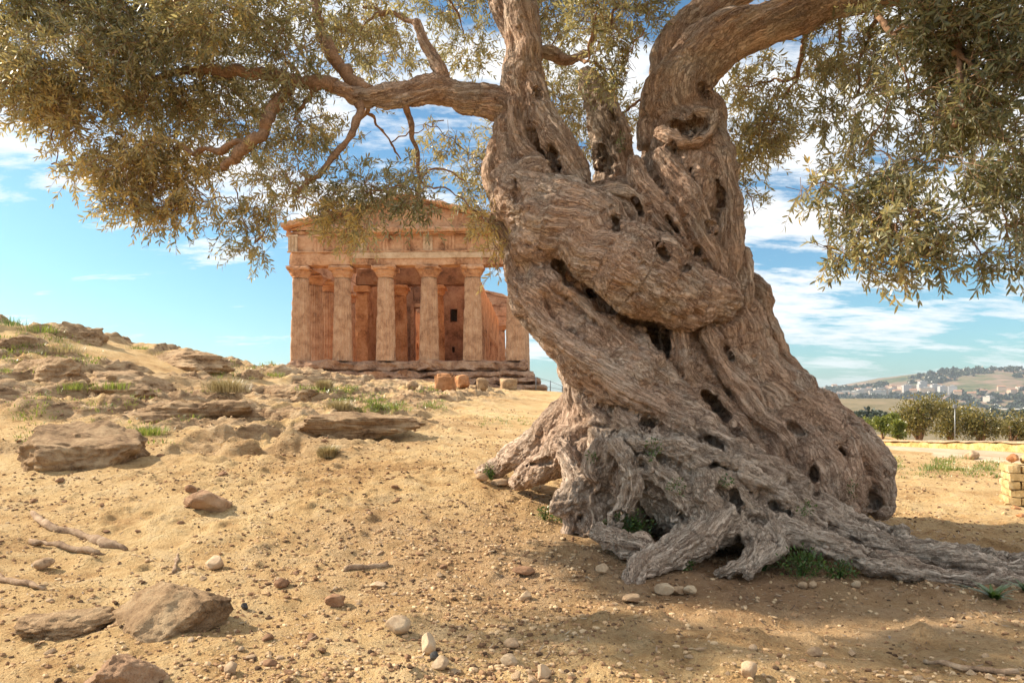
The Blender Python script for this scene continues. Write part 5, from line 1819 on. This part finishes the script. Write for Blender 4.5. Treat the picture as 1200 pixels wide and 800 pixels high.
# thin grass cover, uncountable
gp = []
for (x0, y0, x1, y1, n, h) in [(1040, 536, 1190, 552, 260, .10), (400, 455, 520, 485, 260, .12), (560, 488, 640, 500, 40, .06), (380, 468, 470, 480, 120, .12), (0, 395, 120, 440, 200, .14), (1050, 546, 1200, 560, 60, .08), (0, 455, 240, 500, 120, .1),
                            (250, 425, 330, 445, 60, .14), (340, 455, 420, 462, 60, .16), (20, 500, 250, 520, 70, .08), (990, 535, 1060, 548, 60, .1)]:
    for k in range(n):
        px, py = rp_.uniform(x0, x1), rp_.uniform(y0, y1)
        if fbm(np.array([[px * .03, py * .09, 0]]), 2, 801)[0] < -.15:
            continue
        D = gD(px, py)
        x = (px - 600) / FPX * D
        V, pl, rn = blades(9, h * rp_.uniform(.5, 1.2), .07 + .006 * D, .8, .008 + .0006 * D, int(rp_.integers(1e6)), 2)
        gp.append((V + np.array([x, D, gz(x, D) - .01]), pl, rn))
Vg, pg = merge([(a, b) for a, b, _ in gp])
gme_ = mk_mesh('grass', Vg, pg, smooth=False)
attr(gme_, 'rnd', np.concatenate([c for _, _, c in gp]))
tag(obj('grass', gme_, M['grass']), 'thin patches of short green grass', kind='stuff')

# ------------------------------------------------------------------ right side: path, low wall, masonry pier
def wpt(px, D):
    x = (px - 600) / FPX * D
    return x, D, gz(x, D)


wa, wb = wpt(975, 33.5), wpt(1330, 18.5)
L = math.hypot(wb[0] - wa[0], wb[1] - wa[1])
ang = math.atan2(wb[1] - wa[1], wb[0] - wa[0])
ztop = [CAMZ + (HZ - 514.5) / FPX * 33.5, CAMZ + (HZ - 519) / FPX * 18.5]
wslope = (ztop[1] - ztop[0]) / L
wallo = empty('stone_wall', (wa[0], wa[1], ztop[0] - .42), ang)
tag(wallo, 'long low wall of yellow stone behind the path', 'wall')
V, pl = gridbox((0, 0, -.6), (L, .4, .36), .13, .03, 810, .3, .03)
V[:, 2] += V[:, 0] * wslope
obj('masonry', mk_mesh('masonry', V, pl, smooth=False), M['wall_stone'], wallo)
V, pl = gridbox((-.02, -.05, .363), (L + .02, .45, .43), .2, .015, 811, .4, .03)
V[:, 2] += V[:, 0] * wslope
obj('coping', mk_mesh('coping', V, pl, smooth=False), M['pale_stone'], wallo)
# path strip just in front of it
nx_ = 120
u = np.linspace(-4, L + 6, nx_)
pv = []
for j, off in enumerate(np.linspace(-5.2, -.5, 9)):
    o_ = off + (.35 * vnoise(np.c_[u * .5, u * 0, u * 0], 5) if j == 0 else 0)
    x = wa[0] + u * math.cos(ang) - o_ * math.sin(ang)
    y = wa[1] + u * math.sin(ang) + o_ * math.cos(ang)
    pv.append(np.c_[x, y, base_h(x, y) + (.05 if 0 < j < 8 else -.02)])
i_ = np.arange(8)[:, None] * nx_
j_ = np.arange(nx_ - 1)[None]
q = np.stack([i_ + j_, i_ + j_ + 1, i_ + nx_ + j_ + 1, i_ + nx_ + j_], -1).reshape(-1, 4)
M['path'] = stone_mat('path_dust', (.28, .19, .11), (.45, .33, .22), (.55, .43, .31), .7, .4, .01, pits=False)
tag(obj('path', mk_mesh('path', np.concatenate(pv), [q]), M['path']), 'pale dust path', kind='structure')

pD = gD(1190, 592)
pxw, pyw, pzw = wpt(1181, pD)
pier = empty('stone_pier', (pxw, pyw, pzw), R(-24))
print('pier', pD, pxw)
tag(pier, 'stack of yellow stone blocks with rounded cap stones at the right picture edge', 'pier')
top = (592 - 545) / FPX * pD
bl = []
rows = 5
for r_ in range(rows):
    z0, z1 = top * r_ / rows, top * (r_ + 1) / rows
    xs = [0.02 * (r_ % 2), .14 + .09 * (r_ % 2), .34 + .05 * (r_ % 2), .6]
    for k in range(3):
        bl.append(gridbox((xs[k] + .005, .003 * k, z0 + .004), (xs[k + 1] - .005, .5, z1 - .004), .05, .006, 820 + r_ * 3 + k, .08, .006))
V, pl = merge(bl)
obj('masonry', mk_mesh('masonry', V, pl, smooth=False), M['yellow_block'], pier)
for k in range(3):
    V, pl = rock(840 + k, 4, 8, .10, (.068, .11, .072), .75, fine=.03)
    obj('cap_stone', mk_mesh('cap_stone', V, pl), M['terracotta'] if k != 1 else M['yellow_block'], pier, (.085 + .145 * k, .15, top + .066))
# fallen bits in front of it
for k, (px, py, r) in enumerate([(1182, 588, .05), (1190, 594, .06), (1177, 600, .035), (1196, 603, .05)]):
    D = gD(px, py) - .1
    x, y, z = wpt(px, D)
    V, pl = rock(850 + k, 4, 8, .06, (r, r * .8, r * .7), .5)
    tag(obj('rubble_stone', mk_mesh('rubble_stone', V, pl), M['terracotta'] if k % 2 else M['yellow_block'], None, (x, y, z + r * .25)), 'broken piece of yellow or reddish stone fallen in front of the block stack', 'stone', 'fallen pieces in front of the block stack')


# ------------------------------------------------------------------ trees and shrubs behind the wall
def bush_tree(px, pytop, pybase, D, hwpx, mat, name, label, seed, leaf=.16, n=5200, trunk=True):
    x = (px - 600) / FPX * D
    zt = CAMZ + (HZ - pytop) / FPX * D
    zb = gz(x, D)
    hw = hwpx / FPX * D
    h = zt - zb
    e = empty(name, (x, D, zb))
    tag(e, label, 'tree' if trunk else 'shrub')
    lobes = []
    r = np.random.default_rng(seed)
    z0 = .12 * h if trunk else 0
    for k in range(9 if trunk else 4):
        a = r.uniform(0, 6.28)
        rr = hw * r.uniform(.38, .55)
        c = np.array([math.cos(a) * (hw - rr) * r.uniform(.3, 1), math.sin(a) * (hw - rr) * .8 * r.uniform(.3, 1), 0])
        rz = min(rr, (h - z0) * .42)
        V, pl, rn = leafy(n // (9 if trunk else 4), (rr, rr, rz), leaf, seed * 10 + k)
        zz = z0 + (h - z0 - 2 * rz) * (r.uniform(0, 1) if k else 1)
        lobes.append((V + c + np.array([0, 0, max(zz, 0)]), pl, rn))
    V, pl = merge([(a, b) for a, b, _ in lobes])
    me = mk_mesh('crown', V, pl, smooth=False)
    # merge() groups by face size, vertices keep their order
    attr(me, 'rnd', np.concatenate([c for _, _, c in lobes]))
    obj('crown', me, M[mat], e)
    V, pl = stems_of((hw * .7, hw * .6, h * .42), 9 if trunk else 7, seed, .10 if trunk else .03)
    obj('trunk', mk_mesh('trunk', V, pl), M['branch'], e)


bush_tree(1078, 462, 514, 44, 34, 'tree_leaf', 'olive_tree', 'tallest round olive tree behind the low yellow wall', 31, .17, 7000)
bush_tree(1112, 468, 514, 46, 25, 'tree_leaf', 'olive_tree', 'dark middle olive tree behind the low yellow wall, next to the tallest', 32, .17, 5000)
bush_tree(1150, 474, 516, 43, 33, 'tree_leaf', 'olive_tree', 'wide low olive tree behind the wall, right of the grey pole', 33, .16, 6500)
bush_tree(1186, 480, 516, 45, 22, 'tree_leaf', 'olive_tree', 'small dark olive tree behind the wall above the block stack', 34, .16, 4200)
for k, (px, pt, hw, lab) in enumerate([(1012, 489, 14, 'bright green shrub behind the wall nearest the big trunk'), (1034, 487, 14, 'yellowish green shrub behind the wall, second from the big trunk'),
                                       (1052, 491, 11, 'dark green shrub at the foot of the tallest olive tree behind the wall'), (994, 486, 12, 'green shrub behind the wall, half hidden by the big trunk'),
                                       (1046, 484, 10, 'taller green shrub between the low shrubs and the tallest olive tree')]):
    bush_tree(px, pt, 512, 36 + k, hw, 'green_leaf', 'shrub', lab, 50 + k, .13, 2600, False)
# pole
x, y, z = wpt(1119, 42)
e = empty('lamp_post', (x, y, z))
tag(e, 'thin grey metal post with a small box, between the olive trees behind the wall', 'post')
ht = CAMZ + (HZ - 478) / FPX * 42 - z
V, pl = tube([(0, 0, -.1), (0, 0, ht * .5), (0, 0, ht)], [.04, .035, .03], 10)
obj('pole', mk_mesh('pole', V, pl), M['metal'], e)
V, pl = gridbox((-.09, -.08, ht + .003), (.09, .08, ht + .24), .08, 0, 0, .3, .02)
obj('lamp_head', mk_mesh('lamp_head', V, pl, smooth=False), M['metal'], e)

# wire fence right of the temple
fD = 44.5
fp = [(628, 441), (645, 446), (659, 452), (676, 456), (690, 459)]
fe = empty('wire_fence', wpt(628, fD))
tag(fe, 'thin post and wire fence running down beside the right end of the temple platform', 'fence')
fb = np.array(fe.location)
tops = []
for px, py in fp:
    x, y, z = wpt(px, fD)
    zt = CAMZ + (HZ - py) / FPX * fD
    V, pl = tube(np.array([(x, y, z - .1), (x, y, (z + zt) / 2), (x, y, zt)]) - fb, [.03, .03, .03], 8)
    obj('post', mk_mesh('post', V, pl), M['metal'], fe)
    tops.append(((x, y, z), (x, y, zt)))
for f in (.45, .95):
    V, pl = tube(np.array([np.array(a) + (np.array(b) - np.array(a)) * f for a, b in tops]) - fb, [.013] * len(tops), 6)
    obj('wire', mk_mesh('wire', V, pl), M['metal'], fe)

# ------------------------------------------------------------------ far hills, woods, town, viaduct
def hill_mat():
    m, t = new_mat('far_hillside')
    v = t.n('ShaderNodeTexCoord').outputs['Object']
    a = t.noise(t.vmath('MULTIPLY', v, (1, 1, 3)), .004, 7, .62, .6)
    b = t.noise(t.vmath('MULTIPLY', v, (1, 1, 4)), .016, 6, .65, .4)
    f = t.math('ADD', t.math('MULTIPLY', a, .6), t.math('MULTIPLY', b, .4))
    col = t.ramp(f, [(.38, (.04, .06, .035)), (.45, (.10, .11, .05)), (.51, (.19, .14, .095)), (.57, (.28, .18, .135)), (.64, (.36, .27, .20))])
    finish(t, col, .95, None, .05)
    return m


M['hill'] = hill_mat()
HD = 3300.0


def hill_crest(px):
    xs = [700, 860, 930, 965, 985, 1010, 1040, 1065, 1090, 1112, 1130, 1160, 1163, 1175, 1200, 1260, 1350, 1500, 1700]
    ys = [470, 462, 458, 455, 453, 449, 444, 439, 436.5, 435, 434, 435.5, 437, 442, 446, 448, 452, 456, 468]
    return np.interp(px, xs, ys)


pxs = np.linspace(700, 1700, 260)
ds = np.concatenate([np.linspace(1500, HD, 70), np.linspace(HD, HD + 1500, 14)[1:]])
A_, B_ = np.meshgrid(pxs, ds, indexing='ij')
hx = (A_ - 600) / FPX * HD
zc_ = CAMZ + (HZ - hill_crest(A_)) / FPX * HD
prof = np.where(B_ <= HD, sstep(B_, 1450, HD) ** 1.15, 1 - .8 * sstep(B_, HD, HD + 1500))
hp = np.c_[hx.ravel(), B_.ravel() + .0, 0 * hx.ravel()]
hz = (-46 + (zc_ + 46) * prof).ravel() + prof.ravel() * (9 * fbm(hp / 260, 4, 901) + 5 * fbm(hp / 70, 3, 903)) * (1 - .75 * np.exp(-((B_.ravel() - HD) / 260) ** 2))
hz += 14 * np.exp(-((B_.ravel() - 2100) / 200) ** 2) * fbm(hp / 300, 2, 905)
ii = np.arange(hx.size).reshape(hx.shape)
q = np.stack([ii[:-1, :-1], ii[1:, :-1], ii[1:, 1:], ii[:-1, 1:]], -1).reshape(-1, 4)
hv = np.c_[hx.ravel(), B_.ravel(), hz]
tag(obj('hills', mk_mesh('hills', hv, [q]), M['hill']), 'far hill with fields and a town', kind='structure')


def hill_at(px, py):
    """point of the far hill seen at a photo point"""
    vx = 600 + hv[:, 0] / hv[:, 1] * FPX
    vy = HZ - (hv[:, 2] - CAMZ) / hv[:, 1] * FPX
    ok = hv[:, 1] <= HD
    d = (vx - px) ** 2 + (vy - py) ** 2
    d[~ok] = 1e9
    return hv[np.argmin(d)]


# brown nearer field rise
pxs2, ds2 = np.linspace(860, 1500, 120), np.linspace(500, 1250, 40)
A2, B2 = np.meshgrid(pxs2, ds2, indexing='ij')
cr = np.interp(A2, [860, 980, 1045, 1070, 1130, 1200, 1500], [474, 468.5, 468, 471, 478, 486, 500])
z2 = CAMZ + (HZ - cr) / FPX * 950
pr2 = np.where(B2 <= 950, sstep(B2, 480, 950), 1 - sstep(B2, 950, 1260))
h2 = np.c_[((A2 - 600) / FPX * 950).ravel(), B2.ravel(), (-48 + (z2 + 48) * pr2).ravel()]
h2[:, 2] += 2.0 * fbm(h2 / 60, 3, 911) * pr2.ravel()
ii = np.arange(A2.size).reshape(A2.shape)
q = np.stack([ii[:-1, :-1], ii[1:, :-1], ii[1:, 1:], ii[:-1, 1:]], -1).reshape(-1, 4)
M['field'] = stone_mat('brown_field', (.11, .095, .05), (.19, .15, .085), (.25, .19, .12), .02, .2, .1, pits=False)
tag(obj('terrain', mk_mesh('terrain', h2, [q]), M['field']), 'brown field rise', kind='structure')

# woods: dark tree masses on hill and valley
wd = []
r5 = np.random.default_rng(15)
def wood(p, s):
    n = 46
    d = r5.normal(size=(n, 3))
    d /= np.linalg.norm(d, axis=1)[:, None]
    c = p + d * np.array([s, s, s * .55]) * r5.uniform(.3, 1, n)[:, None] + np.array([0, 0, s * .4])
    ax = r5.normal(size=(n, 3))
    ax /= np.linalg.norm(ax, axis=1)[:, None]
    lv = leaf_block(c, ax, r5.normal(size=(n, 3)), np.full(n, s * .8), np.full(n, s * .6), np.zeros(n))
    i6 = np.arange(n)[:, None] * 6
    wd.append((lv.reshape(-1, 3), [np.concatenate([i6 + [0, 1, 2], i6 + [3, 5, 4]]), i6 + [1, 3, 4, 2]], np.repeat(r5.uniform(0, 1, n), 6)))


hvx = 600 + hv[:, 0] / hv[:, 1] * FPX
cand = np.where((hv[:, 1] > 1700) & (hv[:, 1] <= HD - 120) & (hvx > 900) & (hvx < 1330))[0]
nzw = fbm(hv[cand] / np.array([240, 330, 1e9]), 3, 921)
cand = cand[nzw > .04]
for k in r5.choice(cand, min(1000, len(cand)), replace=False):
    wood(hv[k] + np.r_[r5.normal(size=2) * 12, 0], r5.uniform(6, 15))
for k in range(60):      # valley trees in front of the brown field
    px, D = r5.uniform(985, 1060), r5.uniform(330, 480)
    wood(np.array([(px - 600) / FPX * D, D, CAMZ + (HZ - r5.uniform(487, 493)) / FPX * D]), r5.uniform(2.0, 3.6))
for k in range(40):
    px, D = r5.uniform(1120, 1260), r5.uniform(700, 900)
    wood(np.array([(px - 600) / FPX * D, D, CAMZ + (HZ - r5.uniform(482, 492)) / FPX * D]), r5.uniform(4, 7))
V, pl = merge([(a, b) for a, b, _ in wd])
wme = mk_mesh('woods', V, pl, smooth=False)
attr(wme, 'rnd', np.concatenate([c for _, _, c in wd]))
tag(obj('woods', wme, M['wood_leaf']), 'dark far off woods on the hill and in the valley', kind='stuff')


def house(w_, d_, h_, roof, mat, flat):
    parts = [gridbox((-w_ / 2, -d_ / 2, -6), (w_ / 2, d_ / 2, h_), 50, 0)]
    V, pl = parts[0]
    if flat:
        V2, p2 = gridbox((-w_ / 2 - .4, -d_ / 2 - .4, h_ + .01), (w_ / 2 + .4, d_ / 2 + .4, h_ + .8), 50, 0)
        V3, p3 = gridbox((-w_ / 5, -d_ / 5, h_ + .81), (w_ / 4, d_ / 4, h_ + 3), 50, 0)
        V2, p2 = merge([(V2, p2), (V3, p3)])
    else:
        r_ = w_ * .2
        V2 = np.array([(-w_ / 2 - .5, -d_ / 2 - .5, h_ + .01), (w_ / 2 + .5, -d_ / 2 - .5, h_ + .01), (w_ / 2 + .5, d_ / 2 + .5, h_ + .01), (-w_ / 2 - .5, d_ / 2 + .5, h_ + .01), (-w_ / 2 - .5, 0, h_ + r_), (w_ / 2 + .5, 0, h_ + r_)])
        p2 = [np.array([(0, 3, 2, 1), (0, 1, 5, 4), (2, 3, 4, 5)]), np.array([(0, 4, 3), (1, 2, 5)])]
    return (V, pl), (V2, p2)


hk = 0
hproto = []
for (w_, d_, h_, fl, mt) in [(24, 16, 11, True, 'plaster'), (16, 13, 8, False, 'plaster'), (34, 16, 15, True, 'plaster_tan'), (18, 14, 10, False, 'plaster_tan'), (42, 18, 13, True, 'plaster'), (20, 16, 22, True, 'plaster_grey')]:
    a, b = house(w_, d_, h_, None, mt, fl)
    m1, m2 = mk_mesh('wall', *a, smooth=False), mk_mesh('roof', *b, smooth=False)
    m1.materials.append(M[mt])
    m2.materials.append(M['plaster_grey'] if fl else M['tile_roof'])
    hproto.append((m1, m2, fl))
HOUSES = [(978, 466, 0), (984, 465, 1), (990, 465, 4), (996, 464.5, 1), (1002, 465, 0), (1008, 463.5, 4), (1014, 464, 2), (1020, 462.5, 0), (1026, 463.5, 4), (1032, 461.5, 2), (1037, 462.5, 0), (1042, 460, 3), (1047, 461, 0), (1052, 462, 3),
          (1057, 460, 2), (1062, 461.5, 5), (1068, 459.5, 2), (1073, 461.5, 3), (1079, 460, 5), (1084, 462, 2), (1090, 459.5, 3), (1094, 461.5, 5), (1099, 461, 2), (1104, 463, 5), (1110, 462, 2), (1116, 463.5, 5), (1122, 464, 3), (1005, 459.5, 1),
          (1018, 458, 1), (1046, 456.5, 3), (1066, 456, 3), (1080, 456, 5), (1098, 456.5, 3), (1140, 466, 3), (1152, 462, 1), (1170, 458, 3), (1185, 461, 3), (975, 453.5, 1), (1195, 455, 1), (1160, 470, 0)]
for px, py, kd in HOUSES:
    p = hill_at(px, py)
    e = empty('house', (float(p[0]) + r5.normal() * 4, float(p[1]), float(p[2]) + .5), r5.uniform(-.5, .5))
    m1, m2, fl = hproto[kd]
    e.scale = (1.35, 1.35, 1.5)
    lab = {0: 'pale flat roofed house in the far town', 1: 'small pale house with tiled gable roof in the far town', 2: 'tan flat roofed apartment block in the far town', 3: 'small tan house with tiled gable roof in the far town',
           4: 'long pale flat roofed building in the far town', 5: 'tall grey flat roofed block in the far town'}[kd]
    tag(e, lab, 'house', {0: 'pale flat roofed houses of the far town', 1: 'pale gabled houses of the far town', 2: 'tan apartment blocks of the far town', 3: 'tan gabled houses of the far town', 4: 'long pale buildings of the far town', 5: 'tall grey blocks of the far town'}[kd])
    obj('wall', m1, None, e)
    obj('roof', m2, None, e)

# viaduct
vD = 1000
v0 = np.array([(1163 - 600) / FPX * vD, vD + 120, CAMZ + (HZ - 477.5) / FPX * (vD + 120)])
v1 = np.array([(1290 - 600) / FPX * vD, vD - 60, CAMZ + (HZ - 480) / FPX * (vD - 60)])
ve = empty('viaduct', tuple(v0))
tag(ve, 'pale concrete road viaduct on tall piers in the valley below the far hill', 'bridge')
n_p = 13
dirv = v1 - v0
Lv = np.linalg.norm(dirv)
az = math.atan2(dirv[1], dirv[0])
V, pl = gridbox((0, -4, -1.8), (Lv, 4, 0), 40, 0)
V[:, 2] += dirv[2] * V[:, 0] / Lv
obj('deck', mk_mesh('deck', V, pl, smooth=False), M['concrete'], ve, None, (0, 0, az))
for k in range(n_p):
    V, pl = gridbox((-1.4, -3, -26), (1.4, 3, -1.81), 40, 0)
    f = (k + .5) / n_p
    obj('pier', mk_mesh('pier', V, pl, smooth=False), M['concrete'], ve, tuple(dirv * f), (0, 0, az))

# ------------------------------------------------------------------ air
zmin = min(float(ghz.min()), float(hz.min()), float(h2[:, 2].min()), -74.0) - 1
bm_v, bm_p = gridbox((-6100, -2600, zmin), (6100, 8200, float(hz.max()) + 30), 1e5, 0)
hm = bpy.data.materials.new('air')
hm.use_nodes = True
t = NT(hm.node_tree)
pv_ = t.n('ShaderNodeVolumePrincipled', ins={'Color': (.80, .88, 1.0), 'Density': .00009, 'Anisotropy': .3})
t.n('ShaderNodeOutputMaterial', ins={'Volume': pv_})
tag(obj('haze', mk_mesh('haze', bm_v, bm_p, smooth=False), hm), 'thin blue haze', kind='stuff')
